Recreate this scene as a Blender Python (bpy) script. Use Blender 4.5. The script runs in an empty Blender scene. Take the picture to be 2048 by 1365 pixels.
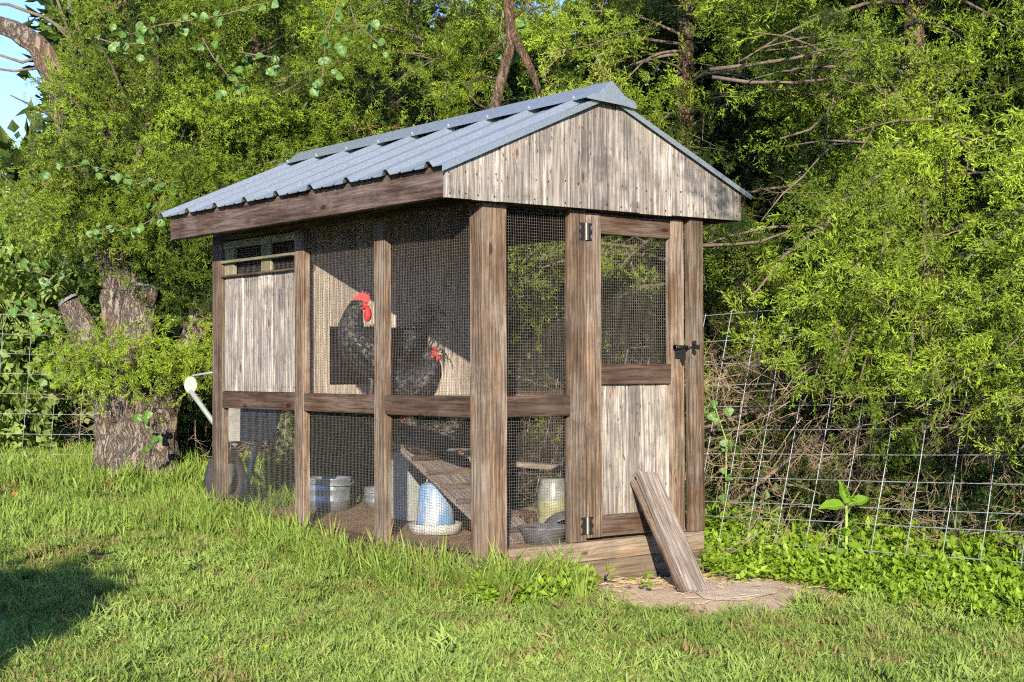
import bpy, math, random
import numpy as np
from mathutils import Vector, Matrix, noise

random.seed(7)
rng = np.random.default_rng(11)
R = math.radians
sc = bpy.context.scene
COL = sc.collection

# ------------------------------------------------------------------ camera
CAM = Vector((-3.7112, -4.9816, 0.7546))
YAW, PITCH, ROLL, FPX = 0.6598, 0.0177, 0.0037, 3018.7
cam_d = bpy.data.cameras.new('camera')
cam_d.sensor_width = 36.0
cam_d.lens = FPX / 2048 * 36.0
cam_d.clip_start, cam_d.clip_end = 0.05, 2000
cam = bpy.data.objects.new('camera', cam_d)
COL.objects.link(cam)
_R0 = Vector((math.cos(YAW), -math.sin(YAW), 0))
_F = Vector((math.sin(YAW) * math.cos(PITCH), math.cos(YAW) * math.cos(PITCH), math.sin(PITCH)))
_U0 = _R0.cross(_F)
_RC = _R0 * math.cos(ROLL) - _U0 * math.sin(ROLL)
_UC = _R0 * math.sin(ROLL) + _U0 * math.cos(ROLL)
cam.matrix_world = Matrix(((_RC.x, _UC.x, -_F.x, CAM.x), (_RC.y, _UC.y, -_F.y, CAM.y), (_RC.z, _UC.z, -_F.z, CAM.z), (0, 0, 0, 1)))
sc.camera = cam

# ------------------------------------------------------------------ sky and sun
SUN_D = Vector((1.0, 1.22, -0.51)).normalized()
world = bpy.data.worlds.new('World')
sc.world = world
world.use_nodes = True
wn = world.node_tree
for n in list(wn.nodes): wn.nodes.remove(n)
sky = wn.nodes.new('ShaderNodeTexSky')
sky.sky_type = 'NISHITA'
sky.sun_disc = False
sky.sun_elevation = math.asin(-SUN_D.z)
sky.sun_rotation = math.atan2(-SUN_D.x, -SUN_D.y) % (2 * math.pi)
sky.air_density, sky.dust_density, sky.ozone_density = 0.75, 0.0, 1.6
sky.altitude = 800
bg = wn.nodes.new('ShaderNodeBackground')
bg.inputs['Strength'].default_value = 0.145
wo = wn.nodes.new('ShaderNodeOutputWorld')
tintn = wn.nodes.new('ShaderNodeMix'); tintn.data_type = 'RGBA'; tintn.blend_type = 'MULTIPLY'; tintn.inputs[0].default_value = 1.0
tintn.inputs[7].default_value = (0.78, 0.84, 1.12, 1)
wn.links.new(sky.outputs[0], tintn.inputs[6])
wn.links.new(tintn.outputs[2], bg.inputs[0])
wn.links.new(bg.outputs[0], wo.inputs[0])
sun_l = bpy.data.lights.new('sun', 'SUN')
sun_l.energy = 5.0
sun_l.angle = R(0.5)
sun_l.color = (1.0, 0.90, 0.74)
sun = bpy.data.objects.new('sun', sun_l)
COL.objects.link(sun)
sun.rotation_mode = 'QUATERNION'
sun.rotation_quaternion = SUN_D.to_track_quat('-Z', 'Y')
sun.location = (-8, -11, 6)
sc.view_settings.view_transform = 'Standard'
sc.view_settings.look = 'None'
sc.view_settings.exposure = 1.1
sc.view_settings.gamma = 1
sc.cycles.max_bounces = 5
sc.cycles.diffuse_bounces = 3
sc.cycles.use_denoising = False
sc.cycles.use_adaptive_sampling = True
sc.cycles.adaptive_threshold = 0.03
sc.cycles.adaptive_min_samples = 24
sc.cycles.filter_width = 1.15
sc.cycles.transparent_max_bounces = 4
sc.cycles.use_fast_gi = False

# ------------------------------------------------------------------ helpers
def wm(o):
    m = o.matrix_basis.copy()
    if o.parent: m = wm(o.parent) @ o.matrix_parent_inverse @ m
    return m

def par(o, p):
    if p is not None:
        o.parent = p
        o.matrix_parent_inverse = wm(p).inverted()

def tag(o, label=None, cat=None, group=None, kind=None):
    if label: o['label'] = label
    if cat: o['category'] = cat
    if group: o['group'] = group
    if kind: o['kind'] = kind
    return o

def empty(name, loc, parent=None):
    o = bpy.data.objects.new(name, None)
    o.empty_display_size = 0.1
    COL.objects.link(o)
    o.location = loc
    par(o, parent)
    return o

def link(name, me, parent=None, mat=None, matrix=None, smooth=False):
    o = bpy.data.objects.new(name, me)
    COL.objects.link(o)
    if mat is not None and not me.materials: me.materials.append(mat)
    if matrix is not None: o.matrix_basis = matrix
    par(o, parent)
    if smooth and len(me.polygons): me.polygons.foreach_set('use_smooth', [True] * len(me.polygons))
    return o

class MB:
    def __init__(s): s.v, s.f = [], []
    def add(s, v, f):
        b = len(s.v)
        s.v += [tuple(x) for x in v]
        s.f += [tuple(i + b for i in q) for q in f]
        return s
    def mesh(s, name):
        m = bpy.data.meshes.new(name)
        m.from_pydata(s.v, [], s.f)
        m.update()
        return m
    def build(s, name, mat, parent=None, smooth=False, matrix=None):
        return link(name, s.mesh(name), parent, mat, matrix, smooth)
    def box(s, c, d, rot=None):
        x, y, z = d[0] / 2, d[1] / 2, d[2] / 2
        v = [Vector((a * x, b * y, e * z)) for a in (-1, 1) for b in (-1, 1) for e in (-1, 1)]
        if rot is not None: v = [rot @ q for q in v]
        c = Vector(c)
        return s.add([q + c for q in v], [(0, 1, 3, 2), (4, 6, 7, 5), (0, 4, 5, 1), (2, 3, 7, 6), (0, 2, 6, 4), (1, 5, 7, 3)])
    def tube(s, pts, rad, seg=8, nz=0.0, ns=6.0, cap=True, ridge=0.0):
        pts = [Vector(p) for p in pts]
        n = len(pts)
        if not hasattr(rad, '__len__'): rad = [rad] * n
        v, f = [], []
        t = (pts[1] - pts[0]).normalized()
        ref = Vector((0, 0, 1)) if abs(t.z) < 0.9 else Vector((1, 0, 0))
        u = t.cross(ref).normalized()
        for i in range(n):
            t2 = (pts[min(i + 1, n - 1)] - pts[max(i - 1, 0)]).normalized()
            u = (u - t2 * u.dot(t2)).normalized()
            w = t2.cross(u)
            for k in range(seg):
                a = 2 * math.pi * k / seg
                d = u * math.cos(a) + w * math.sin(a)
                r = rad[i]
                if nz:
                    r *= 1 + nz * noise.noise((pts[i] + d * r) * ns) + nz * .6 * noise.noise(Vector((d.x * 3.1 + pts[i].x * 9, d.y * 3.1, pts[i].z * 2.2)) * 2)
                if ridge: r *= 1 + ridge * (abs(math.sin(4.5 * a + 2.2 * noise.noise(pts[i] * 2.3) + 1.5 * math.sin(3 * a))) - .5)
                v.append(pts[i] + d * r)
        for i in range(n - 1):
            for k in range(seg):
                f.append((i * seg + k, i * seg + (k + 1) % seg, (i + 1) * seg + (k + 1) % seg, (i + 1) * seg + k))
        if cap:
            f.append(tuple(reversed(range(seg))))
            f.append(tuple((n - 1) * seg + k for k in range(seg)))
        return s.add(v, f)
    def lathe(s, prof, c=(0, 0, 0), seg=28, rot=None):
        c = Vector(c)
        v, f = [], []
        for r, z in prof:
            for k in range(seg):
                a = 2 * math.pi * k / seg
                q = Vector((r * math.cos(a), r * math.sin(a), z))
                if rot is not None: q = rot @ q
                v.append(q + c)
        for i in range(len(prof) - 1):
            for k in range(seg):
                f.append((i * seg + k, i * seg + (k + 1) % seg, (i + 1) * seg + (k + 1) % seg, (i + 1) * seg + k))
        return s.add(v, f)

# ------------------------------------------------------------------ materials
class NT:
    def __init__(s, name):
        s.m = bpy.data.materials.new(name)
        s.m.use_nodes = True
        s.t = s.m.node_tree
        for n in list(s.t.nodes): s.t.nodes.remove(n)
        s.out = s.n('ShaderNodeOutputMaterial')
    def n(s, kind, **kw):
        x = s.t.nodes.new(kind)
        for k, v in kw.items(): setattr(x, k, v)
        return x
    def l(s, a, b): s.t.links.new(a, b)
    def val(s, sock, v):
        if hasattr(v, 'links') or isinstance(v, bpy.types.NodeSocket): s.l(v, sock)
        else: sock.default_value = v
    def math(s, op, a, b=0.0, c=None, clamp=False):
        x = s.n('ShaderNodeMath', operation=op, use_clamp=clamp)
        s.val(x.inputs[0], a); s.val(x.inputs[1], b)
        if c is not None: s.val(x.inputs[2], c)
        return x.outputs[0]
    def mapping(s, vec, scale=(1, 1, 1), loc=(0, 0, 0)):
        x = s.n('ShaderNodeMapping')
        s.l(vec, x.inputs['Vector'])
        s.val(x.inputs['Scale'], scale); s.val(x.inputs['Location'], loc)
        return x.outputs[0]
    def noise(s, vec, scale, detail=3, rough=.55, dist=0.0):
        x = s.n('ShaderNodeTexNoise')
        s.l(vec, x.inputs['Vector'])
        x.inputs['Scale'].default_value = scale
        x.inputs['Detail'].default_value = detail
        x.inputs['Roughness'].default_value = rough
        x.inputs['Distortion'].default_value = dist
        return x.outputs['Fac']
    def ramp(s, fac, stops, interp='LINEAR'):
        x = s.n('ShaderNodeValToRGB')
        x.color_ramp.interpolation = interp
        e = x.color_ramp.elements
        while len(e) < len(stops): e.new(0.5)
        for el, (p, c) in zip(e, stops):
            el.position = p
            el.color = (c[0], c[1], c[2], 1) if hasattr(c, '__len__') else (c, c, c, 1)
        s.val(x.inputs[0], fac)
        return x.outputs[0]
    def mix(s, f, a, b, mode='MIX'):
        x = s.n('ShaderNodeMix', data_type='RGBA', blend_type=mode)
        s.val(x.inputs[0], f)
        for i, c in ((6, a), (7, b)):
            if isinstance(c, (tuple, list)): x.inputs[i].default_value = (c[0], c[1], c[2], 1)
            else: s.l(c, x.inputs[i])
        return x.outputs[2]
    def coord(s, which='Object'): return s.n('ShaderNodeTexCoord').outputs[which]
    def rnd(s): return s.n('ShaderNodeObjectInfo').outputs['Random']
    def vadd(s, a, b):
        x = s.n('ShaderNodeVectorMath', operation='ADD')
        s.val(x.inputs[0], a); s.val(x.inputs[1], b)
        return x.outputs[0]
    def principled(s, col, rough=.6, metal=0.0, spec=.5, bump=None, bstr=.3, bdist=.01, **kw):
        p = s.n('ShaderNodeBsdfPrincipled')
        if isinstance(col, (tuple, list)): p.inputs['Base Color'].default_value = (col[0], col[1], col[2], 1)
        else: s.l(col, p.inputs['Base Color'])
        s.val(p.inputs['Roughness'], rough); s.val(p.inputs['Metallic'], metal)
        s.val(p.inputs['Specular IOR Level'], spec)
        for k, v in kw.items(): s.val(p.inputs[k], v)
        if bump is not None:
            b = s.n('ShaderNodeBump')
            b.inputs['Strength'].default_value = bstr
            b.inputs['Distance'].default_value = bdist
            s.l(bump, b.inputs['Height'])
            s.l(b.outputs[0], p.inputs['Normal'])
        return p
    def done(s, sh):
        s.l(sh.outputs[0] if hasattr(sh, 'outputs') else sh, s.out.inputs['Surface'])
        return s.m

def wood(name, dark, mid, light, grey=(.3, .27, .24), grey_amt=.4, streak=.5, ringfreq=300., knots=True, spots=0.0, rough=.85, stain=.5, stain_col=(.10, .085, .07), ringamt=.7):
    s = NT(name)
    oi = s.n('ShaderNodeObjectInfo')
    off = s.n('ShaderNodeCombineXYZ')
    for k, q in enumerate((31.7, 17.3, 53.9)): s.l(s.math('MULTIPLY', oi.outputs['Random'], q), off.inputs[k])
    P = s.vadd(s.coord('Object'), off.outputs[0])
    vor = s.n('ShaderNodeTexVoronoi')
    s.l(s.mapping(P, (8, 6, 3.0)), vor.inputs['Vector'])
    vor.inputs['Scale'].default_value = 1.0
    d = vor.outputs['Distance']
    kf = s.math('SUBTRACT', 1.0, s.math('MULTIPLY', d, 3.2), clamp=True)
    kf2 = s.math('MULTIPLY', kf, kf)
    big = s.noise(s.mapping(P, (6, 6, 1.1)), 1.0, 3, .5)
    sep = s.n('ShaderNodeSeparateXYZ'); s.l(P, sep.inputs[0])
    xc = s.math('ADD', sep.outputs[0], s.math('MULTIPLY', sep.outputs[1], .6))
    ph = s.math('ADD', s.math('MULTIPLY', xc, ringfreq), s.math('MULTIPLY', big, 34.0))
    if knots: ph = s.math('ADD', ph, s.math('MULTIPLY', kf2, 16.0))
    ring = s.math('ADD', s.math('MULTIPLY', s.math('SINE', ph), .5), .5)
    ring = s.math('POWER', ring, 2.0)
    fine = s.noise(s.mapping(P, (150, 150, 5)), 1.0, 5, .7)
    mids = s.noise(s.mapping(P, (42, 42, 1.2)), 1.0, 4, .62)
    wash = s.noise(s.mapping(P, (11, 11, 2.6)), 1.0, 5, .65)
    base = s.ramp(s.math('ADD', s.math('MULTIPLY', mids, .6), s.math('MULTIPLY', wash, .4)), [(.36, dark), (.50, mid), (.62, light)])
    base = s.mix(s.math('MULTIPLY', s.math('MULTIPLY', ring, s.ramp(wash, [(.35, 1.), (.65, .3)])), ringamt), base, dark)
    gm = s.math('MULTIPLY', s.ramp(s.math('ADD', s.math('MULTIPLY', s.noise(s.mapping(P, (24, 24, 1.6)), 1.0, 5, .7), .5), s.math('MULTIPLY', s.noise(s.mapping(P, (1, 1, .6)), 7.0, 5, .65), .5)), [(.45, 0.), (.58, 1.)]), grey_amt)
    base = s.mix(gm, base, grey)
    st = s.math('MULTIPLY', s.ramp(fine, [(.40, 1.), (.52, 0.)]), streak)
    base = s.mix(st, base, tuple(c * .40 for c in dark))
    # rain stains and mildew
    sn = s.math('ADD', s.math('MULTIPLY', s.noise(s.mapping(P, (16, 16, 1.8)), 1.0, 6, .7), .55), s.math('MULTIPLY', s.noise(P, 9.0, 5, .7), .45))
    base = s.mix(s.math('MULTIPLY', s.ramp(sn, [(.50, 0.), (.60, 1.)]), stain), base, stain_col)
    if knots:
        km = s.ramp(d, [(.055, 1.), (.10, 0.)])
        base = s.mix(s.math('MULTIPLY', km, .85), base, (dark[0] * .4, dark[1] * .33, dark[2] * .3))
        kr = s.ramp(d, [(.09, 0.), (.12, 1.), (.16, 0.)])
        base = s.mix(s.math('MULTIPLY', kr, .5), base, (mid[0] * 1.0, mid[1] * .72, mid[2] * .5))
    if spots:
        nv = s.n('ShaderNodeTexVoronoi'); s.l(s.mapping(P, (38, 10, 16)), nv.inputs['Vector']); nv.inputs['Scale'].default_value = 1.0
        base = s.mix(s.math('MULTIPLY', s.ramp(nv.outputs['Distance'], [(.10, 1.), (.17, 0.)]), spots), base, (.03, .025, .02))
    hsv = s.n('ShaderNodeHueSaturation')
    s.l(base, hsv.inputs['Color'])
    s.l(s.math('ADD', .74, s.math('MULTIPLY', oi.outputs['Random'], .46)), hsv.inputs['Value'])
    h = s.math('ADD', s.math('MULTIPLY', fine, .8), s.math('SUBTRACT', s.math('MULTIPLY', mids, .5), s.math('MULTIPLY', ring, .4)))
    return s.done(s.principled(hsv.outputs[0], rough, spec=.2, bump=h, bstr=.8, bdist=.005))

def simple(name, col, rough=.6, metal=0., spec=.5, nscale=30., namt=.25, bump=.15, detail=4, bdist=.003, stretch=(1, 1, 1), **kw):
    s = NT(name)
    P = s.mapping(s.coord('Object'), stretch)
    n1 = s.noise(P, nscale, detail, .6)
    n2 = s.noise(P, nscale * .17, 3, .6)
    f = s.math('ADD', s.math('MULTIPLY', n1, .6), s.math('MULTIPLY', n2, .4))
    c = s.ramp(f, [(.3, tuple(x * (1 - namt * 1.6) for x in col)), (.5, col), (.7, tuple(min(1, x * (1 + namt)) for x in col))])
    return s.done(s.principled(c, rough, metal, spec, bump=n1, bstr=bump, bdist=bdist, **kw))

def leafmat(name, deep, fresh, trans=.35, rough=.55, tipmix=.5, spec=.35, mul=False):
    s = NT(name)
    ti = s.n('ShaderNodeAttribute', attribute_type='INSTANCER', attribute_name='tint')
    tp = s.n('ShaderNodeAttribute', attribute_type='GEOMETRY', attribute_name='tip')
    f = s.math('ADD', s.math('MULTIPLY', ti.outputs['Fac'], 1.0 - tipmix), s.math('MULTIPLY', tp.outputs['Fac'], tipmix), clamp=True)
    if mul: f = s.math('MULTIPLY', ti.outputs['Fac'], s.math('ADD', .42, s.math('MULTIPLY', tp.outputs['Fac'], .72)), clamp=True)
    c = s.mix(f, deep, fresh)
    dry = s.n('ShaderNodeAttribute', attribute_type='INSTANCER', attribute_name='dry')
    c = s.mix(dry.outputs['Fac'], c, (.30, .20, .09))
    p = s.principled(c, rough, spec=spec)
    tr = s.n('ShaderNodeBsdfTranslucent')
    s.l(s.mix(.5, c, tuple(min(1, x * 1.4) for x in fresh)) if not mul else c, tr.inputs['Color'])
    mx = s.n('ShaderNodeMixShader'); mx.inputs[0].default_value = trans
    s.l(p.outputs[0], mx.inputs[1]); s.l(tr.outputs[0], mx.inputs[2])
    return s.done(mx)

def bigleaf(name, deep, fresh, trans=.3):
    s = NT(name)
    P = s.coord('Object')
    r = s.rnd()
    c = s.mix(s.math('ADD', s.math('MULTIPLY', r, .6), s.math('MULTIPLY', s.noise(P, 40., 3), .5), clamp=True), deep, fresh)
    sep = s.n('ShaderNodeSeparateXYZ'); s.l(P, sep.inputs[0])
    v = s.math('ABSOLUTE', s.math('SUBTRACT', s.math('FRACT', s.math('ADD', s.math('MULTIPLY', sep.outputs[0], 70.), s.math('MULTIPLY', s.math('ABSOLUTE', sep.outputs[1]), -60.))), .5))
    c = s.mix(s.math('MULTIPLY', s.ramp(v, [(.0, 1.), (.09, 0.)]), .35), c, tuple(min(1, x * 1.7) for x in fresh))
    mid = s.ramp(s.math('ABSOLUTE', sep.outputs[1]), [(.0, 1.), (.0022, 0.)])
    c = s.mix(s.math('MULTIPLY', mid, .5), c, tuple(min(1, x * 2.0) for x in fresh))
    p = s.principled(c, .45, spec=.4, bump=v, bstr=.25, bdist=.002)
    tr = s.n('ShaderNodeBsdfTranslucent'); s.l(c, tr.inputs['Color'])
    mx = s.n('ShaderNodeMixShader'); mx.inputs[0].default_value = trans
    s.l(p.outputs[0], mx.inputs[1]); s.l(tr.outputs[0], mx.inputs[2])
    return s.done(mx)

M = {}
M['post'] = wood('post_wood', (.072, .043, .026), (.165, .107, .066), (.265, .188, .126), (.25, .205, .165), .75, .6, stain=.7, stain_col=(.065, .046, .034))
M['rail'] = wood('rail_wood', (.04, .022, .014), (.092, .054, .034), (.155, .10, .068), (.17, .13, .105), .5, .6, ringfreq=260, stain=.4, stain_col=(.04, .025, .018))
M['fascia'] = wood('fascia_wood', (.042, .024, .017), (.10, .062, .044), (.16, .11, .085), (.22, .17, .155), .6, .6, ringfreq=260, stain=.4, stain_col=(.035, .025, .02))
M['pale'] = wood('pale_barn_wood', (.16, .13, .105), (.37, .32, .268), (.60, .54, .47), (.22, .20, .18), .8, .7, ringfreq=260, spots=.7, stain=.75, stain_col=(.10, .09, .082), ringamt=.4)
M['sill'] = wood('sill_wood', (.11, .074, .045), (.225, .16, .10), (.31, .235, .155), (.22, .18, .14), .6, .5, ringfreq=220, stain=.6, stain_col=(.13, .10, .07))
M['inner'] = wood('inner_wood', (.28, .22, .17), (.50, .42, .34), (.64, .555, .46), (.38, .33, .28), .5, .5, ringfreq=260, stain=.3)
M['green_wood'] = wood('mossy_wood', (.13, .115, .06), (.23, .205, .11), (.32, .29, .17), (.27, .255, .19), .6, .5)
M['grey_wood'] = wood('grey_board_wood', (.13, .10, .078), (.28, .225, .185), (.40, .345, .29), (.23, .195, .18), .75, .7, ringfreq=260, knots=False, stain=.5)
M['black_iron'] = simple('black_iron', (.022, .023, .026), .42, .3, .5, 60, .4, .2)
M['rust_gap'] = simple('worn_hinge_pin', (.42, .36, .26), .5, .5)
M['tyre'] = simple('tyre_rubber', (.035, .033, .034), .85, 0, .3, 80, .5, .5)
M['grey_paint'] = simple('pale_grey_paint', (.22, .235, .21), .5, 0, .5, 25, .12, .05)
M['white_plastic'] = simple('white_plastic', (.40, .39, .35), .55, 0, .4, 24, .3, .1)
def waterer_plastic():
    s = NT('blue_plastic')
    P = s.coord('Object')
    f = s.noise(s.mapping(P, (9, 9, 3)), 1.0, 4, .6)
    c = s.ramp(f, [(.38, (.10, .20, .36)), (.52, (.16, .30, .48)), (.62, (.42, .46, .48))])
    c = s.mix(s.ramp(s.noise(P, 60., 4, .7), [(.5, 0.), (.7, .5)]), c, (.20, .16, .11))
    return s.done(s.principled(c, .45, bump=f, bstr=.1))
M['blue_plastic'] = waterer_plastic()
M['dark_metal'] = simple('dark_grey_rubber', (.13, .135, .14), .6, 0, .4, 40, .3, .2)
M['straw'] = simple('straw', (.50, .38, .20), .8, 0, .3, 80, .3, .2)
M['feed'] = simple('yellow_feed_jar', (.27, .26, .15), .45, 0, .5, 16, .5, .1)
M['glassy'] = simple('clouded_jar', (.24, .25, .215), .3, 0, .5, 20, .3, .1)
M['fence_wire'] = simple('galvanised_fence_wire', (.30, .32, .34), .55, .2, .5, 50, .2, .1)
M['mesh_wire'] = simple('hardware_cloth_wire', (.15, .13, .115), .55, .3, .5, 90, .3, .1)
M['red'] = simple('red_comb', (.60, .012, .014), .5, 0, .4, 160, .25, .5)
M['dark_red'] = simple('dull_red_comb', (.34, .03, .03), .5, 0, .4, 160, .25, .5)
M['horn'] = simple('beak_horn', (.30, .25, .12), .4, 0, .5)
M['leg_skin'] = simple('bird_leg_skin', (.10, .095, .085), .6, 0, .4)
M['eye'] = simple('bird_eye', (.05, .02, .01), .1, 0, .6)
M['rope'] = simple('jute_rope', (.42, .31, .18), .9, 0, .2, 200, .4, .6)
M['soil'] = None

def galv():
    s = NT('galvanised_steel')
    P = s.coord('Object')
    v = s.n('ShaderNodeTexVoronoi'); s.l(P, v.inputs['Vector']); v.inputs['Scale'].default_value = 170.
    v2 = s.n('ShaderNodeTexVoronoi'); s.l(P, v2.inputs['Vector']); v2.inputs['Scale'].default_value = 48.
    b = s.noise(P, 3., 4, .6)
    f = s.math('ADD', s.math('ADD', s.math('MULTIPLY', v.outputs['Color'], .32), s.math('MULTIPLY', v2.outputs['Color'], .2)), s.math('MULTIPLY', b, .5))
    c = s.ramp(f, [(.15, (.31, .355, .39)), (.5, (.34, .39, .43)), (.9, (.385, .435, .475))])
    ro = s.math('ADD', .30, s.math('MULTIPLY', v.outputs['Color'], .22))
    return s.done(s.principled(c, ro, .62, .5, bump=b, bstr=.1, bdist=.004))
M['galv'] = galv()

def bark(name, dark, light, sc_=1.0):
    s = NT(name)
    P = s.coord('Object')
    w = s.noise(P, 4.0, 4)
    wv = s.n('ShaderNodeTexNoise'); s.l(P, wv.inputs['Vector']); wv.inputs['Scale'].default_value = 14.0
    mulv = s.n('ShaderNodeVectorMath', operation='SCALE'); s.l(wv.outputs['Color'], mulv.inputs[0]); mulv.inputs[3].default_value = .05
    Pd = s.vadd(P, mulv.outputs[0])
    n1 = s.noise(s.mapping(Pd, (70 * sc_, 70 * sc_, 9 * sc_)), 1.0, 6, .75, .6)
    n2 = s.noise(s.mapping(Pd, (26 * sc_, 26 * sc_, 4.5 * sc_)), 1.0, 5, .7, .9)
    crack = s.ramp(s.math('ABSOLUTE', s.math('SUBTRACT', n2, .5)), [(.0, 0.), (.07, 1.)])
    h = s.math('ADD', s.math('MULTIPLY', crack, .5), s.math('MULTIPLY', n1, .9))
    c = s.ramp(s.math('MULTIPLY', h, .8), [(.22, dark), (.55, tuple(x * .62 for x in light)), (.78, light)])
    c = s.mix(s.math('MULTIPLY', s.ramp(w, [(.5, 0.), (.62, 1.)]), .5), c, (light[0] * .95, light[1] * .70, light[2] * .5))
    return s.done(s.principled(c, .95, spec=.15, bump=h, bstr=1.0, bdist=.03))
M['bark'] = bark('old_bark', (.045, .036, .029), (.32, .265, .215))
M['bark2'] = bark('cedar_bark', (.05, .032, .022), (.27, .19, .125), 2.0)
M['twig'] = simple('dead_twig', (.25, .19, .125), .85, 0, .2, 60, .35, .2)
M['limb'] = simple('limb_bark', (.14, .108, .08), .9, 0, .2, 40, .4, .6)
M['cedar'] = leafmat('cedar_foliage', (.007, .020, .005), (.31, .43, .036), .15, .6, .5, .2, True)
M['vine_leaf_small'] = leafmat('broad_leaf_small', (.04, .085, .015), (.36, .46, .13), .4, .5, .25)
M['weed'] = leafmat('weed_leaf', (.08, .16, .012), (.33, .48, .04), .38, .5, .3)
M['grass'] = leafmat('lawn_blade', (.085, .15, .02), (.38, .48, .115), .34, .6, .45, .25)
M['tall_grass'] = leafmat('tall_grass_blade', (.08, .14, .016), (.34, .45, .09), .38, .5, .45, .3)
M['far_leaf'] = leafmat('far_foliage', (.010, .024, .006), (.09, .14, .02), .2, .6, .3, .2, True)
M['leaf'] = bigleaf('vine_leaf', (.055, .125, .024), (.13, .235, .05))
M['leaf_bright'] = bigleaf('broad_plant_leaf', (.11, .23, .02), (.20, .34, .03), .35)
M['stem_green'] = simple('green_stem', (.22, .32, .06), .6)
M['orange_leaf'] = simple('fallen_leaf', (.55, .16, .05), .7)

def feathermat(name, base, edge, amt):
    s = NT(name)
    ti = s.n('ShaderNodeAttribute', attribute_type='GEOMETRY', attribute_name='edge')
    P = s.coord('Object')
    n = s.noise(P, 55., 3, .6)
    c = s.mix(s.math('MULTIPLY', s.math('MULTIPLY', ti.outputs['Fac'], s.ramp(n, [(.50, 0.), (.60, 1.)])), amt), base, edge)
    return s.done(s.principled(c, .5, spec=.3, bump=s.noise(P, 240., 3), bstr=.35, bdist=.003))
M['black_feather'] = feathermat('black_feather', (.006, .007, .008), (.22, .21, .185), .75)
M['brown_feather'] = feathermat('brown_feather', (.06, .034, .018), (.30, .17, .09), .9)
M['dark_feather'] = feathermat('dark_brown_feather', (.022, .019, .016), (.24, .19, .14), .8)

# ------------------------------------------------------------------ terrain
def sm(a, b, x):
    t = np.clip((x - a) / (b - a), 0, 1)
    return t * t * (3 - 2 * t)

def gz(x, y):
    x = np.asarray(x, float); y = np.asarray(y, float)
    z = -0.19 + 0.095 * sm(0.1, 2.5, y) + 0.17 * sm(2.4, 5.6, y) + .05 * sm(5.6, 9, y)
    z = z + 0.05 * sm(1.3, 3.2, x) * (1 - sm(1.5, 4, y))
    z = z + .008 * np.sin(x * 2.3 + .7) * np.cos(y * 1.9) + .005 * np.sin(x * 5.1 + y * 3.3)
    return z

def gzf(x, y): return float(gz(x, y))

def ground():
    s = NT('soil_and_thatch')
    P = s.coord('Object')
    n1, n2, n3 = s.noise(P, 1.7, 5, .6), s.noise(P, 22., 5, .65), s.noise(P, 160., 3, .6)
    c = s.ramp(s.math('ADD', s.math('MULTIPLY', n2, .6), s.math('MULTIPLY', n3, .4)), [(.3, (.045, .034, .015)), (.5, (.10, .085, .032)), (.7, (.19, .165, .07))])
    c = s.mix(s.ramp(n1, [(.4, 0.), (.7, .5)]), c, (.07, .085, .02))
    m = s.done(s.principled(c, .95, spec=.1, bump=n2, bstr=.6, bdist=.03))
    a = np.concatenate([-np.geomspace(400, 9, 14), np.linspace(-8, 9, 150), np.geomspace(10, 400, 14)])
    X, Y = np.meshgrid(a, a, indexing='ij')
    Z = gz(X, Y)
    N = len(a)
    v = np.stack([X, Y, Z], -1).reshape(-1, 3)
    I = np.arange(N * N).reshape(N, N)
    f = np.stack([I[:-1, :-1], I[1:, :-1], I[1:, 1:], I[:-1, 1:]], -1).reshape(-1, 4)
    me = bpy.data.meshes.new('ground'); me.from_pydata(v.tolist(), [], f.tolist()); me.update()
    o = link('ground', me, None, m, smooth=True)
    return tag(o, 'lawn soil and leaf litter beneath the grass and trees', None, kind='structure')
GROUND = ground()

def drape(name, outline, dz, mat, label, cat=None, kind='structure', n=26, thick=0.0, rough=.0):
    """irregular ground patch: rings shrunk towards the centre, each vertex laid on the terrain"""
    cx = sum(p[0] for p in outline) / len(outline); cy = sum(p[1] for p in outline) / len(outline)
    # resample the outline smoothly
    o = np.array(outline + [outline[0]])
    seg = np.r_[0, np.cumsum(np.hypot(*np.diff(o, axis=0).T))]
    t = np.linspace(0, seg[-1], 61)[:-1]
    ox, oy = np.interp(t, seg, o[:, 0]), np.interp(t, seg, o[:, 1])
    for _ in range(2):
        ox = (np.roll(ox, 1) + ox * 2 + np.roll(ox, -1)) / 4; oy = (np.roll(oy, 1) + oy * 2 + np.roll(oy, -1)) / 4
    v, f = [], []
    K = len(ox); rings = 9
    for r in range(rings):
        s_ = 1 - r / rings
        for k in range(K):
            j = 1 + .05 * noise.noise(Vector((ox[k] * 7, oy[k] * 7, 3.3))) * (1 if r else 1)
            x = cx + (ox[k] - cx) * s_ * j; y = cy + (oy[k] - cy) * s_ * j
            e = dz + (thick * (1 if r > 0 else 0)) + rough * noise.noise(Vector((x * 9, y * 9, 1.0)))
            v.append((x, y, gzf(x, y) + e))
    v.append((cx, cy, gzf(cx, cy) + dz + thick))
    for r in range(rings - 1):
        for k in range(K):
            f.append((r * K + k, r * K + (k + 1) % K, (r + 1) * K + (k + 1) % K, (r + 1) * K + k))
    for k in range(K): f.append(((rings - 1) * K + k, (rings - 1) * K + (k + 1) % K, rings * K))
    ob = MB().add(v, f).build(name, mat, None, True)
    tag(ob, label, cat, kind=kind)
    return ob

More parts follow.
